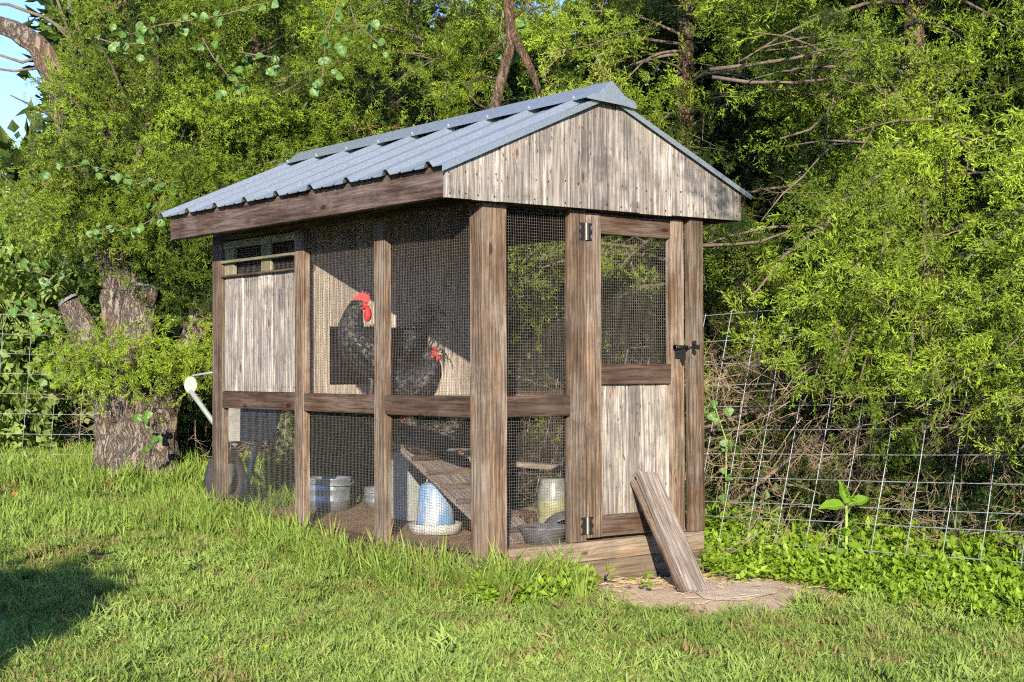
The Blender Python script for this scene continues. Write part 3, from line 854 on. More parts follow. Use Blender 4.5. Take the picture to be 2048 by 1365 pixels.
def bird(name, label, group, loc, fwd, scale, spine, head, feather, red, comb=1.0, sit=False, tail=10, ncards=520, seed=1):
    """spine: (x,y,z, lateral radius, vertical radius) from rump to head end; local +X is forward"""
    rs = random.Random(seed)
    f = Vector((fwd[0], fwd[1], 0)).normalized(); l = Vector((-f.y, f.x, 0))
    def w(p): return Vector(loc) + (f * p[0] + l * p[1] + Vector((0, 0, 1)) * p[2]) * scale
    root = empty(name, loc); tag(root, label, 'chicken', group)
    P = [Vector(s[:3]) for s in spine]
    # smooth resample
    pts, rl, rv = [], [], []
    n = len(P)
    for i in range(n - 1):
        for q in range(5):
            s = q / 5
            p0, p1, p2, p3 = P[max(i - 1, 0)], P[i], P[i + 1], P[min(i + 2, n - 1)]
            pts.append(.5 * ((2 * p1) + (p2 - p0) * s + (2 * p0 - 5 * p1 + 4 * p2 - p3) * s * s + (3 * p1 - p0 - 3 * p2 + p3) * s ** 3))
            rl.append(spine[i][3] * (1 - s) + spine[i + 1][3] * s); rv.append(spine[i][4] * (1 - s) + spine[i + 1][4] * s)
    pts.append(P[-1]); rl.append(spine[-1][3]); rv.append(spine[-1][4])
    SEG = 20
    v, fc, nrm = [], [], []
    la = None
    for i, p in enumerate(pts):
        tg = (pts[min(i + 1, len(pts) - 1)] - pts[max(i - 1, 0)]).normalized()
        ref = Vector((0, 1, 0)) if la is None else la
        la = (ref - tg * ref.dot(tg)).normalized()
        up = tg.cross(la)
        for k in range(SEG):
            a = 2 * math.pi * k / SEG
            d = la * math.cos(a) * rl[i] + up * math.sin(a) * rv[i]
            jit = 1 + .06 * noise.noise((p + d) * 28)
            v.append(w(p + d * jit)); nrm.append((p + d, d.normalized(), tg))
    for i in range(len(pts) - 1):
        for k in range(SEG): fc.append((i * SEG + k, i * SEG + (k + 1) % SEG, (i + 1) * SEG + (k + 1) % SEG, (i + 1) * SEG + k))
    fc += [tuple(reversed(range(SEG))), tuple((len(pts) - 1) * SEG + k for k in range(SEG))]
    me = MB().add(v, fc).mesh('body'); attr(me, 'edge', [.25] * len(v))
    link('body', me, root, feather, smooth=True)
    # overlapping feathers pointing towards the rump
    cv, cf, ce = [], [], []
    hN = int(len(nrm) * .86)
    for c in range(ncards):
        p, d, tg = nrm[rs.randrange(0, hN)]
        back = (-tg + Vector((0, 0, -.55)) + Vector((rs.uniform(-.25, .25), rs.uniform(-.25, .25), rs.uniform(-.2, .2))))
        back = (back - d * back.dot(d)).normalized()
        side = back.cross(d).normalized()
        Lf = rs.uniform(.028, .05) * (1.25 if p.z > .3 else 1.0); wf = Lf * rs.uniform(.22, .34)
        b = len(cv)
        o = p + d * .002
        q = [(o, 0), (o + back * Lf * .45 + side * wf + d * .006, .5), (o + back * Lf + d * .007, 1.), (o + back * Lf * .45 - side * wf + d * .006, .5), (o + back * Lf * .5 + d * .010, .2)]
        for pp, e in q: cv.append(w(pp)); ce.append(e)
        cf += [(b, b + 1, b + 4), (b + 1, b + 2, b + 4), (b + 2, b + 3, b + 4), (b + 3, b, b + 4)]
    me = MB().add(cv, cf).mesh('plumage'); attr(me, 'edge', ce)
    tag(link('plumage', me, root, feather), kind='stuff')
    # tail: curved feathers
    tv, tf, te = [], [], []
    b0 = pts[2]
    for k in range(tail):
        yy = rs.uniform(-.05, .05); rise = rs.uniform(.05, .13) * (1.2 if tail > 12 else .8); ln = rs.uniform(.10, .19) * (1 if tail > 12 else .75)
        b = len(tv); K = 9
        for i in range(K):
            s = i / (K - 1)
            p = b0 + Vector((-.02 - ln * (math.sin(s * 1.9)), yy * (1 + s * 1.2), rise * math.sin(s * 2.2) * 1.5 - (.13 * s * s * s if tail > 12 else 0)))
            wd = .016 * math.sin(math.pi * min(1, .12 + s * .88)) + .002
            sd = Vector((.35, rs.uniform(.6, 1.0), .4)).normalized()
            tv += [w(p + sd * wd), w(p - sd * wd)]; te += [1.0, .15]
        for i in range(K - 1): tf.append((b + 2 * i, b + 2 * i + 1, b + 2 * i + 3, b + 2 * i + 2))
    me = MB().add(tv, tf).mesh('tail'); attr(me, 'edge', te)
    link('tail', me, root, feather, smooth=True)
    # head gear: head = (centre, facing dir)
    hc, hd = Vector(head[0]), Vector(head[1]).normalized()
    hs = hd.cross(Vector((0, 0, 1))).normalized()
    cvx = []
    prof_ = [(-.034, .008), (-.038, .026), (-.030, .034), (-.026, .028), (-.018, .046), (-.013, .034), (-.004, .052), (.002, .036), (.010, .048), (.014, .034), (.022, .040), (.026, .024), (.030, .008), (0, -.004)]
    for e in (-.0045, .0045):
        for a, z in prof_: cvx.append(w(hc + hd * (a * comb) + Vector((0, 0, .012 + z * comb)) + hs * e * comb))
    n_ = len(prof_)
    MB().add(cvx, [tuple(range(n_)), tuple(reversed(range(n_, 2 * n_)))] + [(k, n_ + k, n_ + (k + 1) % n_, (k + 1) % n_) for k in range(n_)]).build('comb', red, root)
    for s in (-1, 1):
        fcv = MB()
        for (a, z, rx, rz) in ((.004, .002, .020, .020), (-.006, -.014, .012, .014)):
            fcv.tube([w(hc + hd * a + hs * s * (.020 - k * .004) + Vector((0, 0, z))) for k in (2.5, 1.2, 0, -.5)], [rx * scale * .9, rx * scale, rx * scale * .75, rx * scale * .3], 10)
        fcv.build('face_skin', red, root, True)
        wv = MB(); q0 = hc + hd * .020 + hs * s * .010
        wv.tube([w(q0 + Vector((0, 0, -.004))), w(q0 + Vector((0, 0, -.020 * comb)) + hd * .003), w(q0 + Vector((0, 0, -.042 * comb)) + hd * .003), w(q0 + Vector((0, 0, -.062 * comb))), w(q0 + Vector((0, 0, -.068 * comb)))], [.007 * scale, .013 * scale * comb, .016 * scale * comb, .011 * scale * comb, .003 * scale], 10)
        wv.build('wattle', red, root, True)
        MB().tube([w(hc + hd * .012 + hs * s * .017 + Vector((0, 0, .009))), w(hc + hd * .012 + hs * s * .0215 + Vector((0, 0, .009)))], [.0055 * scale, .003 * scale], 8).build('eye', M['eye'], root, True)
    MB().tube([w(hc + hd * .018), w(hc + hd * .034 + Vector((0, 0, .001))), w(hc + hd * .046 + Vector((0, 0, -.006)))], [.011 * scale, .007 * scale, .0015 * scale], 8).build('beak', M['horn'], root, True)
    if not sit:
        for s in (-1, 1):
            lm = MB()
            lm.tube([w((0, s * .05, .17)), w((.005, s * .055, .12)), w((-.01, s * .055, .075)), w((.0, s * .055, .012))], [.032 * scale, .018 * scale, .008 * scale, .008 * scale], 8)
            for a in (-.5, 0, .5, math.pi): lm.tube([w((0, s * .055, .010)), w((.05 * math.cos(a) * (1 if a < 3 else .5), s * .055 + .05 * math.sin(a), .005))], [.006 * scale, .004 * scale], 6)
            lm.build('leg', M['leg_skin'], root, True)
    return root

up_spine = [(-.20, 0, .30, .02, .03), (-.15, 0, .285, .055, .06), (-.08, 0, .255, .095, .095), (.0, 0, .235, .115, .115), (.07, 0, .25, .11, .115), (.125, 0, .295, .085, .095), (.150, 0, .355, .060, .072), (.145, .003, .41, .045, .055), (.132, .010, .45, .034, .042), (.118, .024, .475, .027, .030), (.102, .042, .480, .022, .025), (.092, .054, .478, .010, .012)]
fw = -.78 * Vector((_R0.x, _R0.y)) - .62 * Vector((_F.x, _F.y))
bird('rooster', 'big black rooster with bright red comb standing tall on the coop deck', 'chickens in the coop', (.278, 1.242, .612), fw, .93, up_spine, ((.104, .040, .480), (-.72, .69, 0)), M['black_feather'], M['red'], 1.25, False, 22, 760, 3)
hen_spine = [(-.17, 0, .21, .02, .03), (-.13, 0, .17, .055, .055), (-.07, 0, .125, .09, .085), (.0, 0, .105, .10, .10), (.06, 0, .12, .09, .10), (.10, 0, .155, .066, .075), (.115, 0, .195, .045, .052), (.118, 0, .225, .032, .036), (.128, 0, .245, .025, .028), (.145, 0, .246, .020, .023), (.158, 0, .243, .010, .012)]
fw2 = .88 * Vector((_R0.x, _R0.y)) - .47 * Vector((_F.x, _F.y))
bird('hen', 'black hen with small red face beside the rooster tail', 'chickens in the coop', (.262, .925, .585), fw2, .95, hen_spine, ((.142, 0, .247), (1, 0, 0)), M['black_feather'], M['dark_red'], .55, True, 9, 560, 5)
fw3 = -.9 * Vector((_R0.x, _R0.y)) + .3 * Vector((_F.x, _F.y))
bird('hen', 'dark speckled hen crouching at the top of the inner ramp', 'chickens in the coop', (.40, .985, .325), fw3, .78, hen_spine, ((.142, 0, .247), (1, 0, 0)), M['dark_feather'], M['dark_red'], .5, True, 6, 460, 6)
peck = [(-.15, 0, .29, .02, .03), (-.11, 0, .27, .055, .055), (-.05, 0, .23, .09, .085), (.02, 0, .20, .10, .10), (.08, 0, .18, .085, .095), (.115, 0, .14, .06, .065), (.13, 0, .10, .042, .046), (.135, 0, .065, .03, .032), (.142, 0, .042, .023, .024), (.15, 0, .026, .010, .010)]
fw4 = .5 * Vector((_R0.x, _R0.y)) - .87 * Vector((_F.x, _F.y))
bird('hen', 'brown hen pecking at the floor behind the corner post', 'chickens in the coop', (.60, .80, -.02), fw4, .85, peck, ((.138, 0, .05), (.5, 0, -.8)), M['brown_feather'], M['dark_red'], .5, False, 7, 520, 8)

# ------------------------------------------------------------------ wire fences
def fence(name, label, base, zs, vsp, lean, hide=None, r=.0022):
    """base: polyline of (x,y,z of lowest wire); zs: wire heights; each wire is a part"""
    root = empty(name, base[0]); tag(root, label, 'fence', 'wire fences')
    B = [Vector(b) for b in base]
    ln = Vector((lean[0], lean[1], 1))
    seg = [(B[i + 1] - B[i]).length for i in range(len(B) - 1)]
    def at(s):
        for i, q in enumerate(seg):
            if s <= q or i == len(seg) - 1: return B[i] + (B[i + 1] - B[i]) * (s / q)
            s -= q
    tot = sum(seg)
    sd = random.random() * 9
    def wob(p): return Vector((.012 * noise.noise(p * 1.3 + Vector((sd, 0, 0))), .008 * noise.noise(p * 1.7), .008 * noise.noise(p * 1.1 + Vector((0, sd, 0)))))
    for z in zs:
        n = max(4, int(tot / .3))
        pts = [at(tot * i / n) + ln * z for i in range(n + 1)]
        MB().tube([p + wob(p) for p in pts], r, 5).build('horizontal_wire', M['fence_wire'], root, True)
    s = .03
    while s < tot:
        p0 = at(s)
        pts = [p0 + ln * (zs[0] - .03 + (zs[-1] - zs[0] + .04) * k / 6) for k in range(7)]
        off = Vector((-.0045, -.001, 0))
        MB().tube([p + wob(p) + off for p in pts], r, 5).build('vertical_wire', M['fence_wire'], root, True)
        s += vsp
    return root
fence('wire_fence', 'leaning galvanised wire panel fence right of the coop under the cedars', [(1.64, -2.40, .075), (1.64, 2.9, -.125)], [-.07, .046 - .116 + .116, .116, .232, .348, .464, .58, .69, .80, .92, 1.06], .187, (.26, 0.0))
fence('wire_fence', 'grey wire fence among vines behind the old stump', [(-3.2, 7.1, .25), (1.25, 4.95, .13), (1.66, 2.98, -.06)], [0.0, .14, .28, .42, .56, .70, .84, .98], .19, (.10, .06), r=.0013)
#@@PART3
# ------------------------------------------------------------------ scatter by geometry nodes
_groups = {}
def scatter_group(key, meshes):
    if key in _groups: return _groups[key]
    g = bpy.data.node_groups.new('scatter_' + key, 'GeometryNodeTree')
    g.interface.new_socket('Geometry', in_out='INPUT', socket_type='NodeSocketGeometry')
    g.interface.new_socket('Geometry', in_out='OUTPUT', socket_type='NodeSocketGeometry')
    N, Lk = g.nodes, g.links
    gi, go = N.new('NodeGroupInput'), N.new('NodeGroupOutput')
    jn = N.new('GeometryNodeJoinGeometry')
    infos = []
    for k, me in enumerate(meshes):
        so = bpy.data.objects.new(key + '_source', me)
        oi = N.new('GeometryNodeObjectInfo'); oi.inputs[0].default_value = so
        ti = N.new('GeometryNodeGeometryToInstance')
        Lk.new(oi.outputs['Geometry'], ti.inputs[0])
        infos.append(ti)
    for ti in reversed(infos): Lk.new(ti.outputs[0], jn.inputs[0])
    ip = N.new('GeometryNodeInstanceOnPoints')
    ip.inputs['Pick Instance'].default_value = True
    def na(nm, typ):
        x = N.new('GeometryNodeInputNamedAttribute'); x.data_type = typ; x.inputs['Name'].default_value = nm
        return x.outputs['Attribute']
    er = N.new('FunctionNodeEulerToRotation')
    Lk.new(na('rot', 'FLOAT_VECTOR'), er.inputs[0])
    Lk.new(gi.outputs[0], ip.inputs['Points']); Lk.new(jn.outputs[0], ip.inputs['Instance'])
    Lk.new(er.outputs[0], ip.inputs['Rotation']); Lk.new(na('scl', 'FLOAT'), ip.inputs['Scale']); Lk.new(na('pick', 'INT'), ip.inputs['Instance Index'])
    Lk.new(ip.outputs[0], go.inputs[0])
    _groups[key] = g
    return g

def scatter(name, key, meshes, P, rot, scl, pick, tint, dry=None, parent=None):
    P = np.asarray(P, np.float32); n = len(P)
    me = bpy.data.meshes.new(name)
    me.vertices.add(n); me.vertices.foreach_set('co', P.ravel())
    def fa(nm, typ, vals, field):
        a = me.attributes.new(nm, typ, 'POINT'); a.data.foreach_set(field, np.ascontiguousarray(vals).ravel())
    fa('rot', 'FLOAT_VECTOR', np.asarray(rot, np.float32), 'vector')
    fa('scl', 'FLOAT', np.asarray(scl, np.float32), 'value')
    fa('pick', 'INT', np.asarray(pick, np.int32), 'value')
    fa('tint', 'FLOAT', np.clip(np.asarray(tint, np.float32), 0, 1), 'value')
    fa('dry', 'FLOAT', np.asarray(dry if dry is not None else np.zeros(n), np.float32), 'value')
    me.update()
    o = link(name, me, parent)
    md = o.modifiers.new('scatter', 'NODES'); md.node_group = scatter_group(key, meshes)
    return o

def quadmesh(name, quads, tips, mat):
    """quads: (n,4,3)"""
    q = np.asarray(quads, float).reshape(-1, 3)
    n = len(q) // 4
    me = bpy.data.meshes.new(name)
    me.from_pydata(q.tolist(), [], np.arange(4 * n).reshape(-1, 4).tolist())
    a = me.attributes.new('tip', 'FLOAT', 'POINT'); a.data.foreach_set('value', np.asarray(tips, np.float32).ravel())
    me.materials.append(mat); me.update()
    return me

def nrm(v): return v / (np.linalg.norm(v, axis=-1, keepdims=True) + 1e-9)

def diamond(p, d, L, w, rg):
    s = np.cross(d, nrm(rg.normal(size=3))); s /= np.linalg.norm(s) + 1e-9
    return [p, p + d * L * .45 + s * w / 2, p + d * L, p + d * L * .45 - s * w / 2]

def cedar_spray(seed, Ls=.16, droop=.25):
    rg = np.random.default_rng(seed)
    Q, Tp = [], []
    ax = [np.zeros(3)]
    d = np.array([1., 0, 0])
    for i in range(8):
        d = nrm(d + rg.normal(size=3) * .10 + np.array([0, 0, -droop * .10])); ax.append(ax[-1] + d * Ls / 8)
    Q.append([ax[0], ax[4] + [0, .002, 0], ax[8], ax[4] - [0, .002, 0]]); Tp += [0, .1, .3, .1]
    for i in range(1, 9):
        for sd in (-1, 1):
            if rg.random() < .12: continue
            dd = nrm(ax[i] - ax[i - 1])
            side = np.array([0, sd, 0]) + rg.normal(size=3) * .45
            d2 = nrm(dd * .9 + side * .8)
            L2 = Ls * (.38 - .022 * i) * rg.uniform(.8, 1.3)
            p = ax[i] - dd * Ls / 16 * rg.random()
            Q.append(diamond(p, d2, L2, .0042, rg)); Tp += [.2, .5, .8, .5]
            for k in range(4):
                s = .22 + .2 * k
                d3 = nrm(d2 + nrm(rg.normal(size=3)) * .85)
                L3 = L2 * rg.uniform(.32, .55) * (1.2 - s * .5)
                Q.append(diamond(p + d2 * L2 * s, d3, L3, .0045, rg)); Tp += [.35, .7, 1., .7]
    return Q, Tp
def cedar_clump(seed, ns=22, rad=.115):
    """one tuft of a bough: many sprays fanning forward from a short twig"""
    rg = np.random.default_rng(seed + 700)
    Q, Tp = [], []
    for k in range(ns):
        Qs, Ts = cedar_spray(seed * 40 + k, rg.uniform(.10, .17))
        d = nrm(np.array([.75, 0, -.12]) + rg.normal(size=3) * np.array([.45, .62, .50]))
        up = nrm(rg.normal(size=3)); s = nrm(np.cross(up, d)); u = np.cross(d, s)
        Rm = np.stack([d, s, u], 1)
        o = rg.normal(size=3) * rad * np.array([1.0, .8, .62])
        br = rg.uniform(-.25, .25)
        for q in Qs: Q.append(np.asarray(q) @ Rm.T + o)
        Tp += [min(1, max(0, t * .8 + .1 + br)) for t in Ts]
    return quadmesh('cedar_clump', Q, Tp, M['cedar'])
CEDAR = [cedar_clump(s) for s in range(9)]

def twig_spray(seed, Ls=.34):
    rg = np.random.default_rng(seed + 50)
    Q, Tp = [], []
    def grow(p, d, L, w, lev):
        n = 4
        for i in range(n):
            d = nrm(d + rg.normal(size=3) * .22)
            p2 = p + d * L / n
            s = nrm(np.cross(d, rg.normal(size=3)))
            w1, w2 = w * (1 - i / n * .7), w * (1 - (i + 1) / n * .7)
            Q.append([p + s * w1, p2 + s * w2, p2 - s * w2, p - s * w1]); Tp.extend([0, 0, 0, 0])
            s2 = np.cross(d, s)
            Q.append([p + s2 * w1, p2 + s2 * w2, p2 - s2 * w2, p - s2 * w1]); Tp.extend([0, 0, 0, 0])
            if lev > 0 and i > 0:
                for _ in range(rg.integers(1, 3)): grow(p2, nrm(d * .8 + nrm(rg.normal(size=3)) * .8), L * rg.uniform(.4, .65), w * .6, lev - 1)
            p = p2
    grow(np.zeros(3), np.array([1., 0, 0]), Ls, .0028, 2)
    return quadmesh('twig_spray', Q, Tp, M['twig'])
TWIG = [twig_spray(s) for s in range(4)]

def leaf_quads(p, d, L, w, rg, up=np.array([0, 0, 1.])):
    s = nrm(np.cross(d, up + rg.normal(size=3) * .35)); n = np.cross(s, d)
    m1 = p + d * L * .5 - n * L * .08
    tip = p + d * L - n * L * .02
    a = p + d * L * .38 + s * w * .5 + n * L * .06
    b = p + d * L * .38 - s * w * .5 + n * L * .06
    return [[p, a, tip, m1], [p, m1, tip, b]]

def leaf_cluster(seed, mat, nl, spread, L, w, upb, stem=.0):
    rg = np.random.default_rng(seed + 90)
    Q, Tp = [], []
    for i in range(nl):
        d = nrm(rg.normal(size=3) + np.array([0, 0, upb]))
        p = d * spread * rg.uniform(.3, 1.) + np.array([0, 0, stem * rg.random()])
        d2 = nrm(np.array([d[0], d[1], d[2] * .25]) + rg.normal(size=3) * .3)
        for q in leaf_quads(p, d2, L * rg.uniform(.7, 1.25), w * rg.uniform(.8, 1.2), rg):
            Q.append(q); Tp += [.2, .6, 1., .6]
    return quadmesh('leaf_cluster', Q, Tp, mat)
BROAD = [leaf_cluster(s, M['vine_leaf_small'], 12, .12, .075, .055, .1) for s in range(4)]
FARL = [leaf_cluster(s, M['far_leaf'], 26, .30, .12, .07, .1) for s in range(3)]
WEED = [leaf_cluster(s, M['weed'], 12, .045, .040, .026, 1.1, .07) for s in range(5)]

def grass_tuft(seed, nb, h, w, lean, spread):
    rg = np.random.default_rng(seed + 200)
    Q, Tp = [], []
    for i in range(nb):
        a = rg.uniform(0, 2 * np.pi); ld = np.array([np.cos(a), np.sin(a), 0]); sd = np.array([-ld[1], ld[0], 0])
        sd = nrm(sd + rg.normal(size=3) * .3)
        p = np.array([rg.normal() * spread, rg.normal() * spread, -.006])
        H = h * rg.uniform(.55, 1.25); le = lean * rg.uniform(.3, 1.5); ww = w * rg.uniform(.7, 1.2)
        c = [p]
        for s in (.4, .75, 1.):
            c.append(p + np.array([0, 0, H]) * (s - .25 * le * s * s) + ld * H * le * s * s)
        hw = [ww * .5, ww * .55, ww * .38, ww * .05]
        for k in range(3):
            Q.append([c[k] - sd * hw[k], c[k] + sd * hw[k], c[k + 1] + sd * hw[k + 1], c[k + 1] - sd * hw[k + 1]])
            t0, t1 = (0, .4, .75, 1)[k], (0, .4, .75, 1)[k + 1]
            Tp += [t0, t0, t1, t1]
    return Q, Tp
def grass_patch(seed, mat, nt, rad, **kw):
    rg = np.random.default_rng(seed + 300)
    Q, Tp = [], []
    for k in range(nt):
        q, t = grass_tuft(seed * 30 + k, **kw)
        a = rg.uniform(0, 6.28); r = rad * np.sqrt(rg.random())
        off = np.array([np.cos(a) * r, np.sin(a) * r, 0]); sc_ = rg.uniform(.7, 1.2); br = rg.uniform(-.22, .22)
        for w in q: Q.append(np.asarray(w) * sc_ + off)
        Tp += [min(1, max(0, x + br)) for x in t]
    return quadmesh('grass_patch', Q, Tp, mat)
LAWN = [grass_patch(s, M['grass'], 11, .10, nb=15, h=.036, w=.0046, lean=.85, spread=.022) for s in range(8)]
TALL = [grass_patch(s + 20, M['tall_grass'], 2, .03, nb=8, h=.20, w=.0075, lean=.5, spread=.02) for s in range(6)]
MIDG = [grass_patch(s + 40, M['tall_grass'], 7, .09, nb=10, h=.085, w=.0065, lean=.6, spread=.022) for s in range(6)]

# ------------------------------------------------------------------ trees
VIEW = np.array([_F.x, _F.y])
def rot_from_dir(D, roll):
    az = np.arctan2(D[:, 1], D[:, 0]); el = np.arcsin(np.clip(D[:, 2], -1, 1))
    return np.stack([roll, -el, az], 1)

def foliage(name, C, out_c, parent, tint_c, seed=0, scale=(.75, 1.35), dryp=0.0, droop=-.1):
    """one tuft mesh per clump centre, fanning away from the trunk"""
    rg = np.random.default_rng(seed)
    C = np.asarray(C, float); n = len(C)
    D = nrm(nrm(C - np.asarray(out_c)) * np.array([1, 1, .5]) + rg.normal(size=C.shape) * .45 + np.array([0, 0, droop]))
    dry = (rg.random(n) < dryp) * rg.uniform(.4, .9, n)
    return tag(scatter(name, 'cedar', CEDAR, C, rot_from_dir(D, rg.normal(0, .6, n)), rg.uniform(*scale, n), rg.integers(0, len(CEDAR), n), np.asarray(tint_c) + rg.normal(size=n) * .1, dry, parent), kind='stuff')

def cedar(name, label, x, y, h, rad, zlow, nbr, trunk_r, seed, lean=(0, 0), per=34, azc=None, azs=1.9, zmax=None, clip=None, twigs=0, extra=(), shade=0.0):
    rs = random.Random(seed)
    z0 = gzf(x, y)
    root = empty(name, (x, y, z0)); tag(root, label, 'tree', 'cedar trees behind the coop')
    tp = [Vector((x + lean[0] * s + .06 * math.sin(s * 5 + seed), y + lean[1] * s + .05 * math.cos(s * 4 + seed), z0 - .1 + h * s)) for s in [k / 14 for k in range(15)]]
    MB().tube(tp, [trunk_r * (1.35 if k == 0 else 1.1 if k == 1 else 1 - .06 * k) for k in range(15)], 12, nz=.25, ns=7).build('trunk', M['bark2'], root, True)
    br = MB(); C, TC = [], []
    cam_az = math.atan2(CAM.y - y, CAM.x - x) if azc is None else azc
    for i in range(nbr):
        zz = zlow + (h * .97 - zlow) * (rs.random() ** .85)
        s = zz / h
        b0 = tp[min(13, int(s * 14))].lerp(tp[min(14, int(s * 14) + 1)], s * 14 - int(s * 14))
        az = cam_az + rs.gauss(0, azs * .55)
        ln = rad * (1.05 - .5 * s) * rs.uniform(.55, 1.15)
        el = rs.uniform(-.1, .55)
        p = b0.copy(); pts = [p.copy()]
        d = Vector((math.cos(az) * math.cos(el), math.sin(az) * math.cos(el), math.sin(el)))
        n = 7
        for k in range(n):
            d = (d + Vector((rs.gauss(0, .12), rs.gauss(0, .12), -.085 + rs.gauss(0, .07)))).normalized()
            p = p + d * ln / n
            pts.append(p.copy())
        br.tube(pts, [.013 * (1 - .11 * k) * (.6 + ln * .4) for k in range(n + 1)], 5, cap=False)
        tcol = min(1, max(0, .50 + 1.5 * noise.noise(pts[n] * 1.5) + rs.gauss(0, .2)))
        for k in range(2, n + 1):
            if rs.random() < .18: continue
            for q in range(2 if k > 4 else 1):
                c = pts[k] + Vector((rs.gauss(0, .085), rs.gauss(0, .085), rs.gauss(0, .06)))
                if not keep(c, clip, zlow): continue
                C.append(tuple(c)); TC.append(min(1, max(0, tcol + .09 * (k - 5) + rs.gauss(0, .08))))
            if rs.random() < .45:
                e = pts[k] + Vector((rs.gauss(0, .2), rs.gauss(0, .2), rs.gauss(-.08, .12)))
                br.tube([pts[k], (pts[k] + e) / 2 + Vector((0, 0, .02)), e], [.006, .005, .002], 4, cap=False)
    for (ex, ey, ez) in extra:
        e = Vector((ex, ey, ez)); b0 = tp[min(13, int((ez + .7) / h * 14))]
        m1 = b0.lerp(e, .5) + Vector((0, 0, .28))
        br.tube([b0, m1, e.lerp(m1, .35) + Vector((0, 0, .05)), e], [.02, .015, .009, .004], 5, cap=False)
        tc = rs.uniform(.35, .95)
        if hollow(e): continue
        for k in range(3):
            c = e.lerp(m1, .6 * rs.random()) + Vector((rs.gauss(0, .08), rs.gauss(0, .10), rs.gauss(0, .07)))
            C.append(tuple(c)); TC.append(min(1, max(0, tc + rs.gauss(0, .15))))
    TC = [t - shade for t in TC]  # shade put into the leaf tint: darker rear crowns make the gaps dark
    tag(br.build('branches', M['limb'], root, True), kind='stuff')
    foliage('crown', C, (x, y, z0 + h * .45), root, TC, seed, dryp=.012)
    if twigs and C:
        rg = np.random.default_rng(seed + 6)
        m = 55
        pc = np.array(C)[rg.integers(0, len(C), m)] + rg.normal(size=(m, 3)) * .07
        D = nrm(nrm(pc - np.array([x, y, z0 + h * .45])) + rg.normal(size=(m, 3)) * .7 + np.array([0, 0, -.2]))
        tag(scatter('twigs', 'twig', TWIG, pc, rot_from_dir(D, rg.uniform(0, 6.28, m)), rg.uniform(.35, .8, m), rg.integers(0, 4, m), rg.random(m), None, root), kind='stuff')
    if twigs:
        rg = np.random.default_rng(seed + 5)
        a = cam_az + rg.normal(0, .9, twigs); r = rad * rg.uniform(.15, 1.0, twigs)
        Pz = np.stack([x + np.cos(a) * r, y + np.sin(a) * r, z0 + rg.uniform(.05, max(.9, zlow + .35), twigs)], 1)
        D = nrm(np.stack([np.cos(a), np.sin(a), rg.normal(-.2, .5, twigs)], 1) + rg.normal(size=(twigs, 3)) * .5)
        tag(scatter('dead_twigs', 'twig', TWIG, Pz, rot_from_dir(D, rg.uniform(0, 6.28, twigs)), rg.uniform(.5, 1.25, twigs), rg.integers(0, 4, twigs), rg.random(twigs), None, root), kind='stuff')
    return root

def campx(c):
    q = Vector(c) - CAM
    d = q.dot(_F)
    return 1024 + FPX * q.dot(_RC) / d, 682.5 - FPX * q.dot(_UC) / d, d

def img(u, v, D):
    d = (_RC * ((u - 1024) / FPX) + _UC * (-(v - 682.5) / FPX) + _F)
    return CAM + d * D

HOLLOWS = [(img(945, 140, 9.3), .50), (img(640, 190, 9.3), .38), (img(1560, 130, 8.0), .40), (img(1620, 225, 7.8), .36), (img(1480, 560, 7.7), .55), (img(1500, 740, 7.4), .60), (img(1640, 560, 7.4), .28),
           (img(1830, 330, 7.2), .32), (img(1990, 130, 7.2), .3), (img(460, 250, 9.4), .32), (img(1300, 90, 8.6), .32), (img(780, 60, 9.3), .3), (img(330, 480, 9.2), .3), (img(1870, 520, 6.9), .22), (img(1700, 690, 6.9), .25)]
def hollow(c): return any((c - h).length < r * (1 + .5 * noise.noise(c * 4)) for h, r in HOLLOWS)

def keep(c, clip, zlow):
    if hollow(c): return False
    if clip and not clip(c): return False
    if clip is not None and noise.noise(Vector((c.x * 1.7, c.y * 1.7, c.z * 2.9))) < -.03: return False
    return c.z > zlow * .75 and not sky_gap(c)

def sky_gap(c):                                              # open sky beyond the old limb at upper left
    u, v, d = campx(c)
    return d > 8.5 and v < 330 + 40 * noise.noise(c * 2) and u < 128 + 45 * noise.noise(c * 3)

def off_roof(c):                                             # keep foliage outside the coop itself
    return not (-.4 < c.x < 1.62 and -.5 < c.y < 2.75 and c.z < 2.25) and not (c.x < .9 and c.y < 2.9)

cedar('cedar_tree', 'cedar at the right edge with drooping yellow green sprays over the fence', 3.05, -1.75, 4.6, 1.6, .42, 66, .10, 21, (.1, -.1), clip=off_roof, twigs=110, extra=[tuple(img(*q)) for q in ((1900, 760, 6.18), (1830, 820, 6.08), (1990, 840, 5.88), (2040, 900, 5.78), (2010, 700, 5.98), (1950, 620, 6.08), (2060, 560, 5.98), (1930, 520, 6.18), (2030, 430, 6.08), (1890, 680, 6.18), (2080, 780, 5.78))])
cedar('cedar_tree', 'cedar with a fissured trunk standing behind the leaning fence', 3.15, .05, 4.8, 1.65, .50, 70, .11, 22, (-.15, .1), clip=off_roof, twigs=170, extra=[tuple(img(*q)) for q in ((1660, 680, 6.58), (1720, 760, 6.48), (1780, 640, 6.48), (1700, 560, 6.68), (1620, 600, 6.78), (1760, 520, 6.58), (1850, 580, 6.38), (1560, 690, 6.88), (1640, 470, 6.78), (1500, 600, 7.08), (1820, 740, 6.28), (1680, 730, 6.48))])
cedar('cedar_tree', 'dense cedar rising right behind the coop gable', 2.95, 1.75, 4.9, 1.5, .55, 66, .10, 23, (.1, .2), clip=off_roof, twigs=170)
cedar('cedar_tree', 'cedar behind the ridge of the metal roof with bare forked stems', 2.75, 3.6, 4.8, 1.45, .6, 60, .09, 24, (-.1, .1), clip=off_roof, twigs=120)
